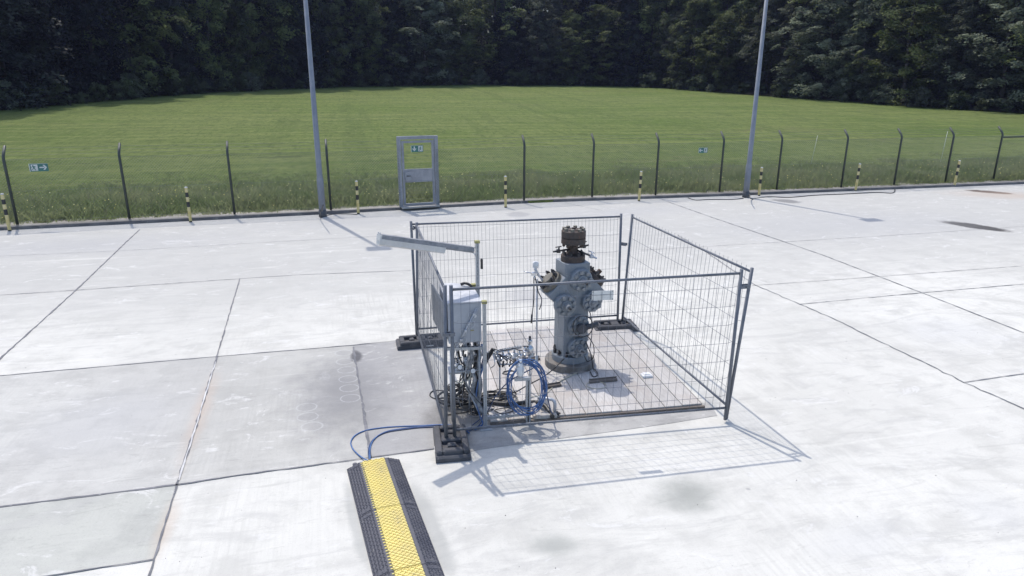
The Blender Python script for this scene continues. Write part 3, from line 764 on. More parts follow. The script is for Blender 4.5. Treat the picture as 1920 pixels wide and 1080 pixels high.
for x, y in ((25, 119), (21, 125), (31, 112), (28, 125), (35, 118), (24, 134), (36, 105), (24, 130), (27, 141), (29, 152), (21, 141), (32, 147), (34, 133), (38, 140), (23, 121), (26.5, 127), (-24, 109), (-30, 104), (-27, 116), (-36, 98), (-16, 116), (-44, 84), (42, 97)):
    plant_tree('broad' if x > 0 or random.random() < .4 else 'conifer', x, y, random.uniform(1, 1.25), 1)
def forest_floor():
    b = MB(); st = np.linspace(0, ES[-1] - .1, 70)
    for a, c in zip(st[:-1], st[1:]):
        for o0, o1 in ((1.2, 8), (8, 20), (20, 45)):
            w0, w1 = (.6 * math.sin(a * 1.3) if o0 < 2 else 0), (.6 * math.sin(c * 1.3) if o0 < 2 else 0)
            q = [edge(a, o0 + w0), edge(c, o0 + w1), edge(c, o1), edge(a, o1)]; b.quad(*[(x, y, ground(x, y) + .09) for x, y in q])
    tag(b.build('forest_floor', MT['litter']), kind='structure')
MT['litter'] = worn('leaf_litter', (.035, .030, .022), (.055, .055, .03), .95, 0, 1.2, bmp=.8)
forest_floor()
def shrub_variant(seed, mat):
    rng = np.random.default_rng(seed); n = 34; a = rng.uniform(0, 6.28, n); r = rng.uniform(0, 1.1, n); z = rng.uniform(.2, 2.3, n) * (1 - .35 * r)
    me = leaf_cloud('foliage', np.stack([np.cos(a) * r, np.sin(a) * r, z], 1), 55, rng.uniform(.25, .5, n), .10, mat, .7)
    root = bpy.data.objects.new('shrub', None); COL.objects.link(root); root['category'] = 'shrub'; b = MB(); b.tube([(0, 0, -.2), (.1, 0, 1), (.15, .1, 1.9)], .04, 5); b.build('stem', MT['bark'], root)
    o = bpy.data.objects.new('foliage', me); COL.objects.link(o); o.parent = root; return root
SV = [shrub_variant(5, MT['leafs']), shrub_variant(6, MT['leafb']), shrub_variant(7, MT['leafs'])]
s = .5; i = 0
while s < ES[-1] - .5:
    x, y = edge(s, random.uniform(.2, 2.2)); o = SV[i] if i < 3 else copy_tree(random.choice(SV)); i += 1
    o.location = (x, y, ground(x, y) - .05); o.rotation_euler = (0, 0, random.uniform(0, 6.28)); k = random.uniform(.35, 1.15); o.scale = (k * 1.2, k * 1.2, k)
    o['label'] = 'low leafy shrub growing at the foot of the trees along the meadow edge'; o['group'] = 'shrubs at the foot of the wood'
    s += random.uniform(1.2, 2.8)
s = 1
while s < ES[-1] - .5:
    x, y = edge(s, random.uniform(5.5, 13)); o = copy_tree(random.choice(SV)); k = random.uniform(1.2, 2.3); o.scale = (k * 1.3, k * 1.3, k)
    o.location = (x, y, ground(x, y) - .05); o.rotation_euler = (0, 0, random.uniform(0, 6.28)); o['label'] = 'tall shrub filling the shade between trunks inside the wood'; o['group'] = 'shrubs inside the wood'
    s += random.uniform(2.2, 3.6)

# ------------------------------------------------------------------ mobile fence panels round the wellhead
Z0, HP = .04, 1.98
PB = [(-.675, 7.154), (2.712, 7.727), (-1.577, 10.5), (1.859, 11.211), (1.928, 11.155), (2.735, 7.756), (-1.561, 10.458), (-.776, 7.122)]
PT = [(.010, -.102), (.012, .015), (-.017, -.003), (-.039, -.035), (.072, -.022), (.135, .052), (.071, -.053), (.046, -.07)]
def panel(i, j, sv, rows, label, spikes=False, lock=False):
    o = Vector((*PB[i], Z0)); t = thing('mobile_fence', o, label, 'fence panel', 'mobile fence panels round the wellhead')
    b0, b1 = Vector((0, 0, 0)), Vector((*PB[j], Z0)) - o
    t0, t1 = Vector((*PT[i], HP)), b1 + Vector((*PT[j], HP))
    for k, (b, tp) in enumerate(((b0, t0), (b1, t1))):
        m = MB(); m.cyl(b, tp, .021, n=12); m.build('post', MT['galv'], t)
    def P(u, v): return b0.lerp(t0, v).lerp(b1.lerp(t1, v), u)
    v0, v1 = .085, .975
    for v in (v0, v1):
        m = MB(); m.tube([P(.006, v), P(.994, v)], .0155, 10); m.build('rail', MT['galv'], t)
    n = ((b1 - b0).cross(t0)).normalized(); L = (b1 - b0).length
    m = MB(); nv = int(L / sv); rr = random.Random(i)
    for k in range(1, nv):
        u = k / nv + rr.uniform(-.0006, .0006); bow = rr.uniform(-.006, .006)
        top = v1 + (.030 if spikes else .004)
        m.tube([P(u, v0 - .004) + n * .014, P(u, .3) + n * (.014 + bow * .7), P(u, .55) + n * (.014 + bow), P(u, .8) + n * (.014 + bow * .5), P(u, top) + n * .014], .00225, 4)
    for v in rows:
        m.tube([P(.008, v + .006), P(.03, v) + n * .010, P(.35, v + rr.uniform(-.003, .003)) + n * .010, P(.7, v + rr.uniform(-.003, .003)) + n * .010, P(.97, v) + n * .010, P(.992, v + .006)], .0024, 4)
    m.build('wire_mesh', MT['wire'], t)
    return t
panel(0, 1, .100, (.17, .29, .41, .53, .65, .77, .89), 'front mobile fence panel of coarse wire mesh, nearest the camera')
panel(2, 3, .062, (.09, .22, .37, .52, .67, .82, .95), 'back mobile fence panel of fine upright wires behind the wellhead')
panel(4, 5, .100, (.20, .35, .50, .65, .80), 'right mobile fence panel with wire ends standing up above its top rail', True)
panel(6, 7, .062, (.20, .35, .50, .65, .80), 'left mobile fence panel running beside the grey cabinet')
def clamp(pos, d, label):
    t = thing('fence_clamp', pos, label, 'clamp', 'clamps joining the fence panels', math.atan2(d[1], d[0]))
    MB().bbox((0, -.026, 0), (.13, .008, .045), bev=.004).build('plate', MT['galv'], t); MB().bbox((0, .026, 0), (.13, .008, .045), bev=.004).build('plate', MT['galv'], t)
    b = MB(); b.cyl((0, -.045, 0), (0, .045, 0), .007, n=6); b.build('bolt', MT['darkmet'], t)
clamp((2.79, 7.77, 1.80), (1, .25), 'steel clamp joining the front and right fence panels near their tops')
clamp((-.70, 7.06, 1.45), (1, .3), 'steel clamp joining the front and left fence panels')
clamp((-1.55, 10.46, 1.92), (.5, -.6), 'steel clamp joining the left and back fence panels')
clamp((1.88, 11.17, 1.5), (1, -.7), 'steel clamp joining the back and right fence panels')
def rubber_foot(c, X, L, Wd, label):
    X = Vector(X).normalized(); t = thing('rubber_foot', c, label, 'fence foot', 'rubber feet under the fence panels', math.atan2(X.y, X.x))
    m = MB(); h = L / 2
    m.prism([(-h, .004), (h, .004), (h, .05), (h - .02, .07), (-h + .02, .07), (-h, .05)], (0, 0, 0), (1, 0, 0), (0, 1, 0), (0, 0, 1), -Wd / 2, Wd / 2)
    m.build('base', MT['rubber'], t)
    def up(x0, x1, y0, y1, z=.125, e=.02):
        q = MB(); q.bbox(((x0 + x1) / 2, (y0 + y1) / 2, (z + .071) / 2), (x1 - x0, y1 - y0, z - .071), bev=e * .5); return q
    # raised ribs and blocks leave hand-holds and post holes between them
    w = Wd / 2 - .012; q = MB()
    for x0, x1, y0, y1 in ((-h + .05, h - .05, -w, -w + .07), (-h + .05, h - .05, w - .07, w), (-.07, .07, -w + .072, w - .072), (-h + .05, -h + .13, -w + .072, w - .072), (h - .13, h - .05, -w + .072, w - .072), (-.19, -.11, -.05, .05), (.11, .19, -.05, .05)):
        q.v += [];  q.bbox(((x0 + x1) / 2, (y0 + y1) / 2, .097), (x1 - x0, y1 - y0, .052), bev=.012)
    q.build('raised_block', MT['rubber'], t)
    MB().box((.12, -Wd / 2 - .002, .04), (.12, .003, .02)).build('reflector', MT['white'], t)
    return t
rubber_foot((-.715, 7.13, 0), (.16, -1), .72, .40, 'black rubber foot in front of the cabinet, under the front and left panels')
p = at(790, 646); rubber_foot((p.x, p.y, 0), (1, .25), .80, .36, 'black rubber foot at the back left corner, under the left and back panels')
p = at(1152, 617); rubber_foot((p.x, p.y, 0), (1, .15), .78, .36, 'black rubber foot at the back right corner behind the wellhead')
# blank plate hung on the front panel
def plate():
    t = thing('plate', atY(1130, 554, 7.40), 'blank white plate hung on the front fence panel right of the wellhead', 'plate', None, math.atan2(.573, 3.387))
    MB().box((0, 0, 0), (.255, .006, .115)).build('board', MT['plate'], t)
    for x in (-.118, .118):
        for z in (-.048, .048): MB().cyl((x, -.006, z), (x, .012, z), .006, n=6).build('rivet', MT['darkmet'], t)
plate()

# ------------------------------------------------------------------ timber deck
BD = Vector((.174, -.985, 0)).normalized(); BX = Vector((-BD.y, BD.x, 0))   # along the boards towards the camera / across to the right
DZ = .055
def deck():
    fr = Vector((2.55, 8.12, 0)); o = fr - BX * 2.85; ang = math.atan2(BX.y, BX.x)
    t = thing('timber_deck', o, 'weathered plank deck round the foot of the wellhead inside the fence', 'deck', None, ang)
    x = 0; i = 0; rr = random.Random(3)
    while x < 2.84:
        w = rr.uniform(.21, .30); w = min(w, 2.85 - x); L = 3.2 + rr.uniform(-.03, .03); f = rr.uniform(-.012, .012) - (.0)
        y0 = .0 - .05 * x / 2.85
        b = MB(); zt = rr.uniform(-.004, .004)
        b.bbox((x + w / 2 - .006, f + L / 2 + .02, DZ / 2 + .006 + zt), (w - .008, L, DZ - .012), (1, 0, 0), (0, 1, 0), (0, rr.uniform(-.006, .006), 1), bev=.004)
        b.build('board', MT['wood'], t); x += w; i += 1
    MB().box((1.42, -.015, .022), (2.86, .035, .043)).build('edge_beam', MT['timber'], t)
    for yy in (.55, 1.6, 2.7): MB().box((1.42, yy, .004), (2.8, .07, .006)).build('bearer', MT['timber'], t)
    return t
deck()
def bar(px0, py0, px1, py1, label, r=.022, z=DZ + .02, mat='timber'):
    a, c = at(px0, py0, z), at(px1, py1, z); d = (c - a).normalized(); n = Vector((-d.y, d.x, 0)); b = MB()
    b.bbox((a + c) / 2, ((c - a).length, .05, .035), d, n, (0, 0, 1), bev=.006); b.bbox((a + c) / 2 + n * .02 + Vector((0, 0, .028)), ((c - a).length, .008, .02), d, n, (0, 0, 1), bev=.002)
    tag(b.build('steel_angle_bar', MT[mat]), label, 'steel bar')
bar(1105, 716, 1157, 711, 'dark steel bar lying on the deck boards right of the wellhead foot')
bar(1016, 727, 1052, 721, 'dark steel bar lying on the deck boards left of the wellhead foot')
bar(962, 678, 1012, 672, 'dark steel bar on the deck at the foot of the thin stand pipe')
def scrap():
    c = at(1212, 706, DZ); b = MB(); b.bbox(c + Vector((0, 0, .02)), (.15, .11, .035), (1, .2, 0), (-.2, 1, 0), (0, 0, 1), bev=.008); b.bbox(c + Vector((.0, .01, .043)), (.10, .07, .012), (1, .2, 0), (-.2, 1, 0), (0, 0, 1), bev=.004)
    tag(b.build('box_lid', MT['white']), 'small white box lid lying on the deck right of the wellhead', 'lid')
scrap()

# ------------------------------------------------------------------ wellhead
def wellhead():
    t = thing('wellhead', (.875, 9.44, DZ - .01), 'grey steel wellhead valve tree with round bolted bonnets, standing on the deck', 'wellhead', None, R(18))
    X, Y, Z = Vector((1, 0, 0)), Vector((0, 1, 0)), Vector((0, 0, 1)); D = .19
    c = MB(); c.rev((0, 0, 0), Z, [(.375, 0), (.375, .10), (.37, .113), (.29, .116)], 40, False); c.build('casing_ring', MT['ring'], t)
    f = MB(); f.rev((0, 0, .118), Z, [(.275, 0), (.275, .085), (.265, .10), (.20, .10)], 36, False); fl = f.build('base_flange', MT['treepaint'], t)
    MB().boltset((0, 0, .216), Z, .236, 12, .028, .08, .3, True, MT['darkmet'], fl)
    # solid block with two arms at 45 degrees
    k = .7071; hw = .185; oz = 1.0; L = .44
    def armpt(s, l, w): return (s * (l * k + w * k), oz + l * k - w * k)   # l along arm, w>0 below
    prof = [(-.19, .205), (.19, .205)]
    lowz = oz + .19 - hw / k
    prof += [(.19, lowz), armpt(1, L, hw), armpt(1, L, -hw), (.19, oz + .19 + hw / k), (.19, 1.625), (-.19, 1.625), (-.19, oz + .19 + hw / k)]
    prof += [armpt(-1, L, -hw), armpt(-1, L, hw), (-.19, lowz)]
    m = MB(); m.prism(prof, (0, 0, 0), X, Y, Z, -D, D)
    body = m.build('body', MT['treepaint'], t)
    bv = body.modifiers.new('bevel', 'BEVEL'); bv.width = .012; bv.segments = 2; bv.limit_method = 'ANGLE'
    def bonnet(u, z, r, stem=True, ph=.2):
        p = Vector((u, -D, z)); q = MB(); q.disc(p + Y * .004, -Y, r, .088, .014, 30); q.rev(p - Y * .075, -Y, [(r * .52, 0), (r * .48, .03), (r * .3, .035)], 20, False)
        o = q.build('bonnet', MT['treepaint'], t)
        MB().boltset(p - Y * .082, -Y, r * .74, 8, .029, .05, ph, False, MT['boltg'], o)
        if stem:
            q = MB(); q.rev(p - Y * .105, -Y, [(.055, 0), (.052, .04), (.042, .05), (.042, .10), (.036, .105)], 16, False); s = q.build('stem_housing', MT['boltg'], o)
            q = MB(); q.cyl(p - Y * .209, p - Y * .25, .017, n=10); q.build('stem', MT['darkmet'], s)
        else:
            q = MB(); q.rev(p - Y * .105, -Y, [(.045, 0), (.04, .03), (.02, .036)], 6, False); q.build('plug', MT['boltg'], o)
    bonnet(.035, 1.395, .165); bonnet(-.20, 1.045, .160, ph=.4); bonnet(.215, 1.055, .150, False); bonnet(.02, .70, .160, False, .1); bonnet(.02, .365, .150, ph=.5)
    for s in (-1, 1):
        ax = Vector((s * k, 0, k)); p = ax * L + Vector((0, 0, oz)); q = MB(); q.disc(p - ax * .004, ax, .172, .075, .01, 32); q.rev(p + ax * .07, ax, [(.10, 0), (.10, .045), (.09, .055)], 24, False)
        if s > 0: q.rev(p + ax * .12, ax, [(.035, 0), (.035, .06), (.03, .07)], 12, False)
        o = q.build('arm_flange', MT['khaki'] if s < 0 else MT['rust'], t)
        MB().boltset(p + ax * .071, ax, .137, 8, .027, .075, .5, True, MT['darkmet'], o); MB().boltset(p - ax * .008, -ax, .137, 8, .022, .05, .5, True, MT['darkmet'], o)
    # rusty top adapter
    q = MB(); q.rev((0, 0, 1.622), Z, [(.175, 0), (.175, .085), (.165, .10), (.11, .10)], 32, False); lo = q.build('lower_flange', MT['rust'], t)
    MB().boltset((0, 0, 1.72), Z, .14, 8, .022, .05, .2, True, MT['darkmet'], lo)
    q = MB(); q.rev((0, 0, 1.72), Z, [(.085, 0), (.07, .03), (.07, .12), (.10, .15)], 20); q.build('neck', MT['rust'], t)
    q = MB(); q.rev((0, 0, 1.86), Z, [(.10, 0), (.155, .015), (.175, .025), (.175, .105), (.16, .108), (.16, .118), (.175, .121), (.175, .205), (.165, .213)], 36, False); uf = q.build('upper_flange', MT['rust'], t)
    MB().boltset((0, 0, 2.072), Z, .137, 8, .030, .05, .3, False, MT['khaki'], uf); MB().boltset((0, 0, 1.872), -Z, .137, 8, .024, .04, .3, True, MT['rust'], uf)
    q = MB(); q.rev((0, 0, 2.072), Z, [(.09, 0), (.085, .012), (.03, .014)], 20, False); q.rev((0, 0, 2.08), Z, [(.028, 0), (.026, .03), (.012, .034)], 8, False); q.build('cap_disc', MT['rust'], uf)
    # needle valves left and right of the neck
    def valve(ax, L0, col):
        ax = Vector(ax).normalized(); p = Vector((0, 0, 1.80)); q = MB(); q.cyl(p + ax * .06, p + ax * L0, .014, n=8); o = q.build('bleed_pipe', MT['darkmet'], t)
        q = MB(); e = p + ax * L0; q.bbox(e, (.05, .05, .05), bev=.006); q.cyl(e, e + ax * .09, .017, .012, 8); q.cyl(e, e + Z * .06 - Y * .02, .010, n=8); q.cyl(e + Z * .06 - ax * .05, e + Z * .06 + ax * .05, .008, n=6); q.build('needle_valve', MT[col], o)
    valve((-1, -.25, .0), .26, 'darkmet'); valve((1, .3, .05), .2, 'darkmet'); valve((.75, -.9, -.28), .30, 'steel')
    # dark actuator stub on the third bonnet
    q = MB(); q.cyl((.02, -D - .12, .70), (.02, -D - .19, .70), .07, n=16); q.cyl((.04, -D - .15, .70), (.28, -D - .13, .73), .038, n=12); q.build('actuator', MT['rubber'], t)
    q = MB(); q.disc((.188, 0, .46), X, .12, .05, .01, 24); o = q.build('side_flange', MT['treepaint'], t); MB().boltset((.236, 0, .46), X, .088, 6, .02, .03, 0, True, MT['boltg'], o)
    # tubing clips on the right side
    q = MB()
    q.tube(spline([(.20, -.05, .95), (.26, -.12, .8), (.30, -.1, .5), (.25, -.16, .3)], 5), .007, 6); q.build('tubing', MT['darkmet'], t)
    pt = MB(); pt.tube(spline([(-.47, -.02, 1.36), (-.55, -.03, 1.50), (-.60, -.02, 1.56)], 4), .012, 8); pt.build('impulse_pipe', MT['steel'], t)
wellhead()
def loop_pts(c, rx, ry, ex, ey, n=24, turns=1, jit=0, drift=(0, 0, 0)):
    c, ex, ey, dr = Vector(c), Vector(ex).normalized(), Vector(ey).normalized(), Vector(drift); nz = ex.cross(ey); o = []
    tot = int(n * turns); ph = random.uniform(0, 6.28); rj = 1
    for i in range(tot):
        if i % n == 0: j1, j2, jp = random.uniform(-jit, jit), random.uniform(-jit, jit), random.uniform(0, 6.28)
        a = 2 * math.pi * i / n; w = 1 + jit * 1.3 * math.sin(a * .93 + i * .11 + ph)
        o.append(c + ex * rx * w * math.cos(a) + ey * ry * w * math.sin(a) + nz * jit * .12 * math.sin(a * 1.7 + ph + i * .3) + dr * (i / tot))
    return o
cp = atY(1093, 612, 9.08)
cable('black_cable', loop_pts(cp, .145, .16, (1, .1, 0), (0, 0, 1), 24, 1.05) , .008, MT['cable'], 'black cable looped in an upright ring on the right of the wellhead', k=2)
cable('black_cable', [atY(1098, 640, 9.1), atY(1108, 665, 9.1), atY(1112, 690, 9.15), at(1116, 693, DZ + .01), at(1121, 702, DZ + .01), at(1112, 706, DZ + .01), at(1104, 690, DZ + .02)], .008, MT['cable'], 'black cable hanging down the right side of the wellhead to the deck')
cable('black_cable', [atY(1100, 628, 9.12), atY(1112, 645, 9.1), atY(1113, 668, 9.1), atY(1102, 678, 9.12), atY(1096, 668, 9.12)], .007, MT['cable'], 'short black cable loop at the right flank of the wellhead above its base flange')
cable('black_cable', [atY(1058, 672, 9.1), atY(1040, 690, 9.0), atY(1018, 707, 8.6), atY(990, 722, 8.2), atY(966, 736, 7.95)], .009, MT['cable'], 'black cable stretched from the wellhead base to the blue hose coil')
cable('pale_cable', [at(1104, 690, DZ + .02), at(1075, 702, DZ + .012), at(1045, 718, DZ + .012), at(1020, 740, DZ + .02), at(985, 745, .25)], .008, MT['pale'], 'pale cable lying on the deck from the wellhead foot to the hose coil')
cable('pale_cable', loop_pts(at(1118, 722, DZ + .012), .14, .11, (1, 0, 0), (0, 1, 0), 20, 1.0), .006, MT['pale'], 'pale cable ring lying on the deck in the wellhead shadow', k=2)

# ------------------------------------------------------------------ pressure transmitter on its stand pipe
def transmitter():
    t = thing('pressure_transmitter', at(1006, 686, DZ), 'thin stand pipe carrying a small white transmitter left of the wellhead', 'transmitter')
    X = Vector((1, 0, 0)); Z = Vector((0, 0, 1)); Hh = 1.36
    MB().cyl((0, 0, 0), (-.012, 0, Hh), .0125, n=10).build('stand_pipe', MT['steel'], t)
    MB().rev((0, 0, 0), Z, [(.035, 0), (.03, .03), (.022, .16), (.014, .17)], 12).build('pipe_socket', MT['steel'], t)
    q = MB(); q.bbox((-.035, -.03, 1.585), (.085, .07, .085), bev=.014); q.cyl((-.035, -.03, 1.55), (-.03, -.03, 1.46), .018, n=10); q.rev((-.035, -.03, 1.60), (0, -1, .1), [(.038, .03), (.038, .05), (.03, .054)], 16); q.build('transmitter_head', MT['white'], t)
    q = MB(); q.bbox((-.05, -.03, 1.445), (.09, .05, .05), bev=.008); q.cyl((-.06, -.03, 1.445), (-.20, -.05, 1.485), .008, n=6); q.cyl((-.05, -.03, 1.43), (-.05, -.05, 1.36), .013, n=8); q.build('valve_manifold', MT['chrome'], t)
    q = MB(); q.tube([(-.01, -.03, 1.44), (.06, -.02, 1.36), (.12, .0, 1.28), (.15, .02, 1.25)], .014, 8); q.build('impulse_pipe', MT['steel'], t)
    q = MB(); q.tube(spline([(-.06, -.04, 1.4), (-.055, -.05, 1.2), (-.06, -.05, 1.0), (-.08, -.05, .82)], 4), .008, 6); q.cyl((-.08, -.05, .83), (-.088, -.05, .70), .017, .012, 8); q.build('drain_hose', MT['darkmet'], t)
    q = MB(); q.tube(spline([(-.04, -.03, 1.4), (.0, -.04, 1.2), (.06, -.03, 1.05), (.03, -.02, .9)], 4), .008, 6); q.build('signal_cable', MT['darkmet'], t)
transmitter()

# ------------------------------------------------------------------ cabinet, lamp mast and struts
UX = Vector((3.387, .573, 0)).normalized(); UY = Vector((-UX.y, UX.x, 0)); AZ = math.atan2(UX.y, UX.x)
def strut_parts(t, x, y, z0, z1, w=.041, cap=True, ax=Vector((1, 0, 0)), ay=Vector((0, 1, 0))):
    b = MB(); c = Vector((x, y, 0)); th = .006
    b.box(c + ay * (w / 2) + Vector((0, 0, (z0 + z1) / 2)), (w, th, z1 - z0), ax, ay)
    for s in (-1, 1): b.box(c + ax * s * (w / 2 - th / 2) + Vector((0, 0, (z0 + z1) / 2)), (th, w - .007, z1 - z0), ax, ay)
    for s in (-1, 1): b.box(c + ax * s * (w / 2 - .010) - ay * (w / 2) + Vector((0, 0, (z0 + z1) / 2)), (.020, th, z1 - z0), ax, ay)
    o = b.build('strut', MT['strut'], t)
    h = MB(); z = z0 + .04
    while z < z1 - .04:
        h.box(c + ay * (w / 2 - .006) + Vector((0, 0, z)), (.014, .006, .028), ax, ay); h.box(c + ax * (w / 2 + .0005) + Vector((0, 0, z)), (.002, .014, .028), ax, ay); z += .05
    h.build('slots', MT['hole'], o)
    if cap: MB().bbox(c + Vector((0, 0, z1 + .012)), (w + .02, w + .02, .032), ax, ay, bev=.005).build('end_cap', MT['cap'], o)
    return o
def mast():
    b = at(0, 0); t = thing('lamp_mast', (-.434, 8.2, 0), 'tall perforated strut mast with olive cap carrying the tube lamp', 'mast', None, AZ)
    strut_parts(t, 0, 0, .02, 2.225, .045)
    q = MB(); q.bbox((.05, -.03, 1.96), (.03, .04, .13), bev=.008); q.build('cable_grip', MT['cable'], t)
    MB().bbox((0, 0, .01), (.14, .14, .018), bev=.004).build('foot_plate', MT['strut'], t)
mast()
def tube_lamp():
    a = Vector((-.46, 8.185, 2.11)); e = Vector((-1.49, 7.45, 2.44)); d = (e - a).normalized(); n = Vector((-d.y, d.x, 0)).normalized(); u = d.cross(n)
    if u.z < 0: u = -u; n = -n
    o = a; L = (e - a).length
    t = thing('tube_lamp', o, 'long grey tube lamp slung from the mast out over the left fence panel', 'lamp')
    m = MB(); m.prism([(-.045, -.012), (.045, -.012), (.052, .012), (.045, .058), (-.045, .058), (-.052, .012)], (0, 0, 0), n, d, u, .05, L); m.build('housing', MT['lamp'], t)
    m = MB(); m.prism([(-.055, .010), (-.045, -.055), (-.02, -.070), (.02, -.070), (.045, -.055), (.055, .010), (.044, .010), (.044, -.013), (-.044, -.013), (-.044, .010)], (0, 0, 0), n, d, u, .46, L + .015); m.build('diffuser', MT['diff'], t)
    m = MB(); m.bbox(d * (L + .012) + u * .02, (.104, .02, .07), n, d, u, bev=.004); m.bbox(d * (L + .02) + u * .065 + n * .02, (.015, .01, .03), n, d, u, bev=.002); m.bbox(d * (L + .02) + u * .065 - n * .025, (.015, .01, .03), n, d, u, bev=.002); m.build('end_cap', MT['diff'], t)
    for k in (L - .17, L - .34): MB().box(d * k - n * .052 + u * .036, (.004, .13, .034), n, d, u).build('rating_label', MT['white'], t)
    m = MB(); m.tube([d * .06 + u * .03, d * .01 + u * .06, -d * .01 + u * .02], .008, 6); m.build('bracket', MT['steel'], t); m = MB(); m.tube([d * .05 - u * .005, d * .0 - u * .02 + Vector((0, 0, -.01)), Vector((.03, 0, -.1))], .008, 6); m.build('bracket', MT['steel'], t)
tube_lamp()
def cabinet():
    t = thing('cabinet', (-.56, 7.62, 1.12), 'grey instrument cabinet mounted on struts behind the left end of the front panel', 'cabinet', None, R(13))
    w, d, h = .40, .50, .50; X, Y, Z = Vector((1, 0, 0)), Vector((0, 1, 0)), Vector((0, 0, 1))
    q = MB(); q.prism([(-.2, 0), (.2, 0), (.2, .44), (.185, .53), (.14, .63), (.06, .74), (-.02, .80), (-.2, .80)], (0, 0, 0), X, Z, Y, 0, -0.0001)
    q = MB(); P = [(-.2, 0), (.2, 0), (.2, .44), (.185, .53), (.14, .63), (.06, .74), (-.02, .80), (-.2, .80)]
    q.prism(P, (0, 0, 0), X, Z, Y, 0, h); o = q.build('body', MT['cab'], t); bv = o.modifiers.new('bevel', 'BEVEL'); bv.width = .01; bv.segments = 2; bv.limit_method = 'ANGLE'
    q = MB(); q.prism([(x * 1.04, (y - .4) * 1.02 + .4) for x, y in P], (0, 0, 0), X, Z, Y, h + .001, h + .022); o = q.build('roof', MT['cabtop'], t); bv = o.modifiers.new('bevel', 'BEVEL'); bv.width = .006; bv.segments = 2; bv.limit_method = 'ANGLE'
    dd = Vector((-.055, 1, 0)).normalized(); dn = Vector((dd.y, -dd.x, 0)); q = MB(); q.bbox(Vector((-w / 2 - .035, .04, h / 2)) + dd * .44, (.86, .022, h - .02), dd, -dn, bev=.005); dr = q.build('door', MT['boltg'], t, 'open door leaf in darker grey, swung back along the left fence')
    MB().bbox(Vector((-w / 2 - .035, .04, h / 2)) + dd * .80 + dn * .018, (.10, .016, .03), Z, dd, dn, bev=.003).build('latch', MT['darkmet'], dr)
    # instrument tubing on the front: a diagonal header with small branches
    q = MB(); a, b = Vector((-.10, -.03, -.02)), Vector((.135, -.03, .44)); q.cyl(a, b, .009, n=8); q.cyl(a + Vector((.022, -.004, 0)), b + Vector((.022, -.004, 0)), .005, n=6); o = q.build('tubing_header', MT['steel'], t)
    for f in (.18, .42, .62, .86):
        p = a.lerp(b, f); s = -1 if f in (.42, .86) else 1
        q = MB(); q.tube(spline([p, p + Vector((s * .05, 0, .015)), p + Vector((s * .065, 0, -.01)), p + Vector((s * .045, 0, -.06)), p + Vector((s * .01, 0, -.075))], 4), .004, 6); q.build('branch_tube', MT['steel'], o)
        q = MB(); q.cyl(p + Vector((0, .01, 0)), p + Vector((0, -.03, 0)), .016, n=8); q.build('fitting', MT['steel'], o)
    q = MB(); q.disc((.12, 0, .335), (0, -1, 0), .022, .008, .003, 16); q.build('dial', MT['white'], t)
    MB().box((.085, -.003, .155), (.04, .004, .012)).build('tag_plate', MT['cap'], t)
    q = MB(); q.tube(spline([(-w / 2 - .02, .1, .36), (-w / 2 - .05, .08, .25), (-w / 2 - .02, .08, .12)], 5), .008, 6); q.build('side_cable', MT['cable'], t)
    q = MB(); q.tube(spline([(.06, .66, .54), (.12, .62, .56), (.19, .58, .50), (.225, .55, .25)], 5), .018, 8); q.build('conduit', MT['cable'], t)
cabinet()
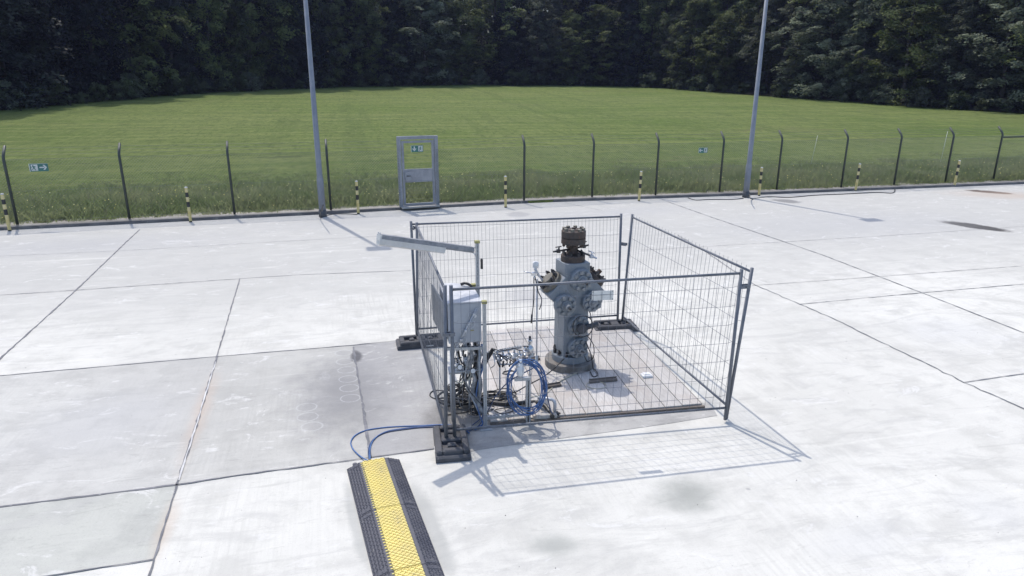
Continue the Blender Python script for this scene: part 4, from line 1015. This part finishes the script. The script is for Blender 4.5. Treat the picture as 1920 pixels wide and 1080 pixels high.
def stand():
    t = thing('strut_stand', (-.325, 7.545, 0), 'perforated strut upright with olive cap at the front right corner of the cabinet', 'strut', None, AZ)
    strut_parts(t, 0, 0, .02, 1.655, .042); MB().bbox((0, 0, .01), (.16, .12, .016), bev=.004).build('foot_plate', MT['strut'], t)
    t2 = thing('strut_stand', (-.49, 8.31, 0), 'perforated strut upright with olive cap at the back of the cabinet', 'strut', None, AZ)
    strut_parts(t2, 0, 0, .02, 1.63, .05)
    for k in (1.5, 1.3): MB().bbox((.045, -.02, k), (.03, .04, .06), bev=.006).build('cable_grip', MT['cable'], t2)
    t3 = thing('strut_stand', (.205, 7.69, 0), 'short strut stand with a cross arm inside the blue hose coil', 'strut', None, AZ)
    strut_parts(t3, 0, 0, .02, .60, .055, False); q = MB(); q.box((-.07, 0, .622), (.20, .045, .04)); q.build('cross_arm', MT['strut'], t3); MB().bbox((0, 0, .01), (.2, .12, .016), bev=.004).build('foot_plate', MT['strut'], t3)
    q = MB(); q.rev((-.10, -.0, .645), (0, 0, 1), [(.02, 0), (.048, .045), (.052, .12), (.045, .13), (.028, .15), (.028, .19)], 14); q.build('filter_bowl', MT['white'], t3)
    q = MB(); q.cyl((-.10, 0, .835), (-.10, 0, .88), .022, n=8); q.cyl((-.16, 0, .80), (-.04, 0, .80), .014, n=8); q.tube(spline([(-.04, 0, .8), (.03, -.01, .78), (.04, -.02, .7), (.02, 0, .64)], 4), .006, 6); q.build('regulator', MT['chrome'], t3)
    # low frame bars joining the uprights
    for nm, a, b_, lab in (('strut_rail', Vector((-.34, 7.60, .12)), Vector((.20, 7.72, .12)), 'low strut rail between the cabinet upright and the hose stand'), ('strut_rail', Vector((-.80, 7.62, 1.04)), Vector((-.34, 7.66, 1.04)), 'strut rail carrying the underside of the cabinet'), ('strut_rail', Vector((-.42, 8.05, .78)), Vector((.12, 8.62, .66)), 'strut rail holding the silver valve manifold')):
        d = (b_ - a).normalized(); n = Vector((-d.y, d.x, 0)).normalized(); u = d.cross(n); t4 = thing(nm, a, lab, 'strut rail'); q = MB(); L = (b_ - a).length
        q.box(d * L / 2 + u * .018, (L, .04, .005), d, n, u); q.box(d * L / 2 + n * .018, (L, .005, .03), d, n, u); q.box(d * L / 2 - n * .018, (L, .005, .03), d, n, u); q.build('channel', MT['strut'], t4)
        h = MB(); s = .03
        while s < L - .02: h.box(d * s + u * .0212, (.028, .013, .002), d, n, u); s += .05
        h.build('slots', MT['hole'], t4)
stand()
# white hoses, lagged bundle and cables below the cabinet
def drop(name, mat, r, pts, label, cat='hose', n=8, k=6):
    b = MB(); b.tube(spline(pts, k), r, n); return tag(b.build(name, MT[mat]), label, cat)
def yz(px, py, Y): return atY(px, py, Y)
drop('lagged_hose', 'foil', .028, [yz(878, 642, 7.85), yz(884, 668, 7.82), yz(881, 690, 7.8), yz(890, 710, 7.78), yz(886, 735, 7.76), yz(895, 752, 7.74), yz(904, 775, 7.72)], 'crinkled silver lagged hose hanging below the cabinet')
drop('lagged_hose', 'foil', .022, [yz(895, 642, 7.9), yz(900, 665, 7.88), yz(896, 690, 7.85), yz(902, 720, 7.83), yz(898, 745, 7.8)], 'thinner silver lagged hose behind the strut below the cabinet')
drop('black_hose', 'cable', .035, [yz(893, 640, 7.95), yz(897, 690, 7.93), yz(892, 720, 7.9), yz(892, 745, 7.88), yz(895, 775, 7.86)], 'thick black hose dropping from the cabinet to the ground')
drop('black_hose', 'cable', .030, [at(896, 745, .09), at(925, 755, .08), at(960, 757, .09), at(1000, 754, .1), at(1020, 760, .12), at(1030, 772, .09), at(1036, 782, .07)], 'thick black hose running along the ground behind the blue coil')
drop('black_hose', 'cable', .027, [yz(905, 692, 8.1), yz(914, 672, 8.1), yz(925, 654, 8.12)], 'short open black hose end pointing up beside the cabinet strut', n=12)
drop('blue_hose', 'blue', .011, [yz(903, 645, 7.8), yz(907, 680, 7.78), yz(896, 720, 7.76), yz(893, 750, 7.74), yz(900, 780, 7.7), at(905, 795, .05), at(890, 806, .02)], 'blue air hose dropping from the cabinet behind the strut to the ground')
drop('blue_hose', 'bluedark', .008, [yz(912, 648, 7.8), yz(900, 700, 7.79), yz(899, 745, 7.76), yz(905, 770, 7.73), at(899, 797, .03), at(870, 809, .02), at(838, 803, .015)], 'dark blue hose dropping from the cabinet beside the brighter blue one')
# manifold of silver valves
def manifold():
    o = at(942, 707, .0); o = Vector((-.12, 8.42, 0)); t = thing('valve_manifold', o, 'bench of silver valves and fittings between the cabinet and the wellhead', 'valve manifold')
    A = Vector((-.10, -.25, .72)); B = Vector((.42, .10, .60)); rr = random.Random(9)
    q = MB(); q.cyl(A, B, .02, n=10); q.build('header_pipe', MT['chrome'], t)
    q = MB(); q.cyl(A + Vector((.05, -.1, -.08)), B + Vector((-.02, -.12, -.08)), .012, n=8); q.build('lower_pipe', MT['steel'], t)
    for i in range(7):
        p = A.lerp(B, (i + .4) / 7) + Vector((0, rr.uniform(-.06, .02), rr.uniform(-.02, .03))); q = MB()
        q.bbox(p, (.055, .05, .06), (1, .6, 0), (-.6, 1, 0), (0, 0, 1), bev=.008); q.cyl(p + Vector((0, 0, .03)), p + Vector((rr.uniform(-.01, .01), 0, .085)), .015, n=8); q.cyl(p, p + Vector((rr.uniform(-.03, .03), -.09, -.02)), .016, n=8)
        v = q.build('valve', MT['chrome' if i % 3 else 'steel'], t)
        q = MB(); q.box(p + Vector((0, 0, .09)), (.075, .014, .010), (1, rr.uniform(-1, 1), 0), (-.3, 1, 0)); q.cyl(p + Vector((rr.uniform(-.03, .03), -.09, -.02)), p + Vector((rr.uniform(-.05, .05), -.12, -.10)), .012, n=8); q.build('handle', MT['darkmet'], v)
    q = MB(); p = A.lerp(B, .85) + Vector((.02, 0, .02)); q.rev(p, (0, 0, 1), [(.04, 0), (.05, .02), (.05, .08), (.03, .10), (.022, .11), (.022, .16), (.03, .165), (.028, .19)], 12); q.build('regulator', MT['chrome'], t)
    q = MB(); q.rev(p + Vector((0, 0, .19)), (0, 0, 1), [(.018, 0), (.018, .05)], 8); q.build('regulator_knob', MT['darkmet'], t)
    for i in range(4):
        a = A.lerp(B, rr.uniform(.05, .9)); e = a + Vector((rr.uniform(-.1, .2), rr.uniform(-.2, -.05), -.12)); q = MB()
        q.tube(spline([a, a + Vector((rr.uniform(-.05, .05), -.10, .06)), e + Vector((.05, -.05, .08)), e], 5), .007, 6); q.build('hose_tail', MT['darkmet' if i % 2 else 'chrome'], t)
    for f in (.12, .9):
        g = A.lerp(B, f); MB().cyl((g.x, g.y, .06), (g.x, g.y, g.z - .01), .012, n=8).build('leg', MT['steel'], t)
manifold()
def side_valve():
    t = thing('side_valve', (-.66, 7.95, 0), 'small black and white hand valve on a grey plate bench under the cabinet', 'valve', None, AZ)
    MB().bbox((0, 0, .62), (.30, .22, .018), bev=.004).build('shelf', MT['cab'], t); q = MB(); q.rev((-.03, -.03, .63), (0, 0, 1), [(.03, 0), (.03, .09), (.018, .10)], 12); q.build('valve_body', MT['white'], t)
    q = MB(); q.rev((-.03, -.03, .73), (0, 0, 1), [(.017, 0), (.02, .05), (.012, .06)], 10); q.cyl((-.07, -.03, .79), (.02, -.03, .80), .008, n=6); q.build('hand_lever', MT['darkmet'], t)
    for sx in (-.12, .12): MB().cyl((sx, .06, .0), (sx, .06, .612), .012, n=8).build('leg', MT['steel'], t)
    q = MB(); q.bbox((.08, -.02, .72), (.06, .05, .16), bev=.008); q.build('junction_box', MT['steel'], t)
side_valve()
# dense pipework and hoses under the cabinet
def undergear():
    t = thing('pipework_cluster', (-.60, 7.72, .0), 'dense cluster of fittings, gauges and bent tubing right under the grey cabinet', 'pipework', None, AZ); rr = random.Random(21)
    for i in range(9):
        p = Vector((rr.uniform(-.16, .22), rr.uniform(-.06, .35), rr.uniform(.85, 1.08))); q = MB()
        q.bbox(p, (.05, .04, .055), bev=.007); q.cyl(p, p + Vector((0, -.05, -.015)), .017, n=8); q.cyl(p - Vector((0, 0, .02)), p - Vector((rr.uniform(-.02, .02), 0, .09)), .012, n=8); v = q.build('fitting', MT['chrome' if i % 2 else 'steel'], t)
        q = MB(); q.cyl(p + Vector((0, 0, .028)), p + Vector((0, 0, .06)), .014, n=8); q.build('fitting_cap', MT['darkmet'], v)
    for i in range(12):
        a = Vector((rr.uniform(-.16, .24), rr.uniform(-.04, .35), rr.uniform(.9, 1.08))); e = Vector((rr.uniform(-.1, .35), rr.uniform(-.1, .5), rr.uniform(.05, .55))); q = MB(); m = a.lerp(e, .5) + Vector((rr.uniform(-.12, .12), rr.uniform(-.1, .1), rr.uniform(-.12, .02)))
        q.tube(spline([a, a.lerp(m, .4) + Vector((0, 0, -.06)), m, e.lerp(m, .3), e], 5), rr.choice((.006, .008, .011)), 6); q.build('bent_tube', MT[rr.choice(('darkmet', 'cable', 'steel', 'foil', 'pale'))], t)
    for k in range(2):
        g = Vector((-.05 + .16 * k, -.08, .80 - .06 * k)); q = MB(); q.disc(g, (0, -1, .15), .036, .022, .004, 18); o = q.build('gauge', MT['darkmet'], t); q = MB(); q.disc(g + Vector((0, -.0225, .003)), (0, -1, .15), .030, .002, .0005, 18); q.build('gauge_face', MT['white'], o)
    q = MB(); q.cyl((-.18, -.02, .70), (.24, .02, .70), .013, n=8); q.build('support_bar', MT['strut'], t)
    for x in (-.15, .2): MB().cyl((x, 0, .02), (x, 0, 1.0), .013, n=8).build('leg', MT['strut'], t)
undergear()
# heaps and rings of cable
def coil(name, c, rx, ry, ex, ey, turns, r, mat, label, jit=.1, drift=(0, 0, 0), cat='cable', n=18):
    b = MB(); b.tube(spline(loop_pts(c, rx, ry, ex, ey, n, turns, jit, drift), 2), r, 6); return tag(b.build(name, MT[mat]), label, cat)
coil('black_cable', at(860, 748, .06), .22, .17, (1, .3, 0), (-.3, 1, 0), 9, .008, 'cable', 'tangled heap of black cable on the ground behind the front panel posts', .28, (0, 0, .07))
coil('black_cable', at(855, 742, .10), .13, .16, (1, .2, 0), (-.3, 1, .3), 5, .008, 'cable', 'small upper tangle of black cable on top of the heap under the cabinet', .3, (.05, 0, .05))
coil('black_cable', at(936, 744, .08), .20, .10, (1, .2, 0), (-.2, 1, 0), 4, .008, 'cable', 'loose coil of black cable on the deck left of the blue hose coil', .16, (0, 0, .06))
coil('black_cable', at(945, 770, .08), .12, .07, (1, .1, 0), (-.1, 1, 0), 1.1, .007, 'cable', 'single black cable ring lying on the ground below the blue coil', .05)
coil('black_cable', at(955, 699, .30), .09, .06, (1, .4, 0), (-.4, 1, 0), 1.6, .009, 'cable', 'small black hose loop hanging under the silver valves', .06)
coil('pale_cable', yz(863, 702, 7.75), .125, .10, (1, .1, 0), (0, .5, 1), 1.15, .008, 'pale', 'pale yellow cable ring hanging under the cabinet', .05)
cable('black_cable', [at(838, 733, .04), at(815, 732, .015), at(806, 739, .012), at(812, 746, .012), at(835, 752, .015), at(852, 752, .05)], .008, MT['cable'], 'black cable loop poking out left under the left fence panel')
coil('black_hose', at(905, 752, .05), .30, .12, (1, .25, 0), (-.25, 1, 0), 3.2, .014, 'cable', 'wide loop of thicker black hose running round the cable heap and strut', .14, (0, 0, .06), 'hose')
coil('black_cable', at(898, 770, .03), .16, .09, (1, .2, 0), (-.2, 1, 0), 3.0, .007, 'cable', 'flat loops of thin black cable at the foot of the cabinet strut', .2, (.05, 0, .02))
cable('blue_hose', [yz(1000, 690, 7.66), yz(955, 715, 7.68), yz(930, 742, 7.7), at(915, 770, .10), at(900, 786, .03), at(886, 797, .02)], .008, MT['bluedark'], 'dark blue hose leading from the coil left to the strut foot', cat='hose')
cable('black_cable', [at(838, 778, .012), at(855, 775, .012), at(875, 772, .012), at(885, 765, .02)], .007, MT['cable'], 'short black cable on the dirty concrete under the cabinet')
coil('hose_coil', yz(985, 728, 7.64), .225, .325, (1, .1, 0), (-.06, .1, 1), 7.4, .0075, 'blue', 'bright blue air hose coiled upright and hung on the strut stand', .11, (.03, .05, .0), 'hose coil', 30)
cable('blue_hose', [yz(1013, 690, 7.66), yz(1022, 725, 7.7), yz(1028, 752, 7.72), yz(1033, 770, 7.75), at(1037, 780, .07)], .009, MT['bluedark'], 'dark blue hose trailing from the coil down to the elbow pipe', cat='hose')
def elbow():
    t = thing('elbow_pipe', at(1040, 784, .0), 'silver elbow pipe with a dark flange on the front edge of the deck', 'pipe'); q = MB()
    q.tube([(0, .0, .08), (0, .0, .2), (-.01, .01, .235), (-.04, .02, .255), (-.22, .06, .26)], .022, 10); q.build('pipe', MT['steel'], t)
    q = MB(); q.rev((0, 0, .06), (0, 0, 1), [(.05, 0), (.05, .025), (.03, .03)], 14); q.build('flange', MT['darkmet'], t)
    q = MB(); q.cyl((-.04, -.03, .07), (.07, .02, .06), .012, n=8); q.cyl((-.02, .02, .08), (.05, -.05, .07), .010, n=8); q.build('fitting', MT['darkmet'], t)
elbow()
def wedge():
    a, c = at(1008, 796, .0), at(1040, 786, 0); b = MB(); b.bbox((a + c) / 2 + Vector((-.02, .05, .07)), (.30, .10, .05), (1, .17, 0), (-.17, 1, 0), (0, 0, 1), bev=.006); b.bbox((a + c) / 2 + Vector((-.13, .12, .1)), (.06, .34, .05), (1, .17, 0), (-.17, 1, 0), (0, 0, 1), bev=.006)
    tag(b.build('timber_offcut', MT['wood']), 'timber offcuts lying on the front corner of the deck by the elbow pipe', 'timber')
wedge()
# blue hoses out to the cable ramp
cable('blue_hose', [at(905, 797, .02), at(870, 806, .02), at(830, 797, .012), at(790, 798, .012), at(760, 799, .012), at(725, 801, .012), at(690, 806, .012), at(668, 815, .012), at(658, 828, .012), at(662, 842, .012), at(675, 855, .02), at(690, 864, .035)], .0085, MT['blue'], 'blue hose bowing out left in a wide loop before the cable ramp', cat='hose')
cable('blue_hose', [at(880, 812, .02), at(858, 800, .03), at(835, 796, .016), at(795, 799, .014), at(760, 803, .012), at(725, 809, .012), at(703, 822, .012), at(694, 840, .012), at(694, 862, .035)], .0085, MT['blue'], 'blue hose curving tightly into the yellow cable ramp')
cable('blue_hose', [at(870, 806, .03), at(835, 800, .02), at(795, 801, .013), at(758, 805, .012), at(723, 811, .012), at(700, 824, .012), at(691, 842, .012), at(692, 862, .03)], .0075, MT['bluedark'], 'dark blue hose beside the one curving into the cable ramp', cat='hose')

# ------------------------------------------------------------------ cable ramp
def ramp(o, first, label):
    Y = -RAMPD; X = Vector((Y.y, -Y.x, 0)); t = thing('cable_ramp', o, label, 'cable ramp', 'cable ramp sections', math.atan2(X.y, X.x))
    L = .93; hw = .125; ow = .295; h = .072; rr = random.Random(int(o[1] * 10))
    for s in (-1, 1):
        q = MB(); q.prism([(s * hw, 0), (s * ow, 0), (s * ow, .012), (s * (hw + .03), h - .004), (s * hw, h - .004)][::s], (0, 0, 0), (1, 0, 0), (0, 1, 0), (0, 0, 1), -L, 0)
        sl = Vector((ow - hw - .03, 0, -(h - .016))).normalized(); sl = Vector((sl.x * s, 0, sl.z)); nn = Vector((-sl.z * s, 0, sl.x * s))
        for j in range(33):
            for i in range(5):
                f = (i + .5) / 5; p = Vector((s * (hw + .03), -L + (j + .5) * L / 33, h - .004)) + sl * ((ow - hw - .03) / abs(sl.x) * f)
                a = .6 if (i + j) % 2 else -.6; e = Vector((0, 1, 0)) * math.cos(a) + sl * math.sin(a); g = nn.cross(e)
                q.box(p + nn * .003, (.028, .010, .009), e, g, nn, .6)
        q.build('side_ramp', MT['ramp'], t)
        for yy in (-.02, -L + .02):
            k = MB(); k.bbox((s * (hw + .09), yy * (1.6 if yy > -.1 else .975), .046), (.09, .05, .008), sl, (0, 1, 0), nn, bev=.003); k.cyl(Vector((s * (hw + .09), yy * (1.6 if yy > -.1 else .975), .048)), Vector((s * (hw + .09), yy * (1.6 if yy > -.1 else .975), .048)) + nn * .006, .008, n=8); k.build('joining_lug', MT['ramp'], t)
    MB().box((0, -L / 2, .02), (hw * 2 - .004, L - .004, .035)).build('channel', MT['cable'], t)
    q = MB(); q.bbox((0, -L / 2, h - .004), (hw * 2 - .006, L - .006, .012), bev=.003)
    for j in range(38):
        for i in range(8):
            a = .62 if (i + j) % 2 else -.62; e = Vector((math.cos(a), math.sin(a), 0)); g = Vector((-e.y, e.x, 0))
            q.box((-hw + .018 + i * (hw * 2 - .036) / 7, -L + .014 + j * (L - .028) / 37, h + .0055), (.036, .011, .008), e, g, (0, 0, 1), .8)
    for j in range(22): q.bbox((-hw - .009, -L + .03 + j * (L - .06) / 21, h - .001), (.022, .014, .008), bev=.003)
    q.build('lid', MT['lid'], t)
    if first:
        for s in (-.20, .12): MB().bbox((s, .02, .03), (.05, .05, .05), bev=.008).build('hook', MT['ramp'], t)
RS = (at(722, 857, .07) + at(676, 864, .07)) / 2; RS.z = 0
RS = RS + RAMPD * .02
ramp(RS, True, 'yellow and black cable ramp section nearest the fence, blue hoses entering its end')
ramp(RS + RAMPD * .937, False, 'middle section of the yellow and black cable ramp, bottom of the photo')
ramp(RS + RAMPD * 1.874, False, 'worn last section of the yellow and black cable ramp, cut by the photo edge')

# small litter and grit on the apron
def grit():
    b = MB()
    for i in range(330):
        x, y = random.uniform(-9, 9), random.uniform(4.5, 20); r = random.uniform(.003, .007)
        b.rev((x, y, 0), (random.uniform(-.3, .3), random.uniform(-.3, .3), 1), [(r, 0), (r * .7, r * .8)], 5, False)
    tag(b.build('grit', MT['kerb']), 'fine grit and debris scattered over the concrete apron', 'grit', kind='stuff')
grit()

# ------------------------------------------------------------------ thin bluish haze, added mostly to imitate lens veil
def haze():
    b = MB(); b.box((5, 75, 17), (280, 250, 37)); m, t, p = newmat('veil_haze'); t.nodes.remove(p)
    v = N(t, 'ShaderNodeVolumePrincipled'); v.inputs['Density'].default_value = .00022; v.inputs['Color'].default_value = (.50, .58, 1.0, 1); v.inputs['Anisotropy'].default_value = .3
    t.links.new(v.outputs[0], t.nodes['Material Output'].inputs['Volume'])
    tag(b.build('haze', m), 'thin bluish haze over the meadow, added mostly for lens veil', 'haze', kind='stuff')
haze()
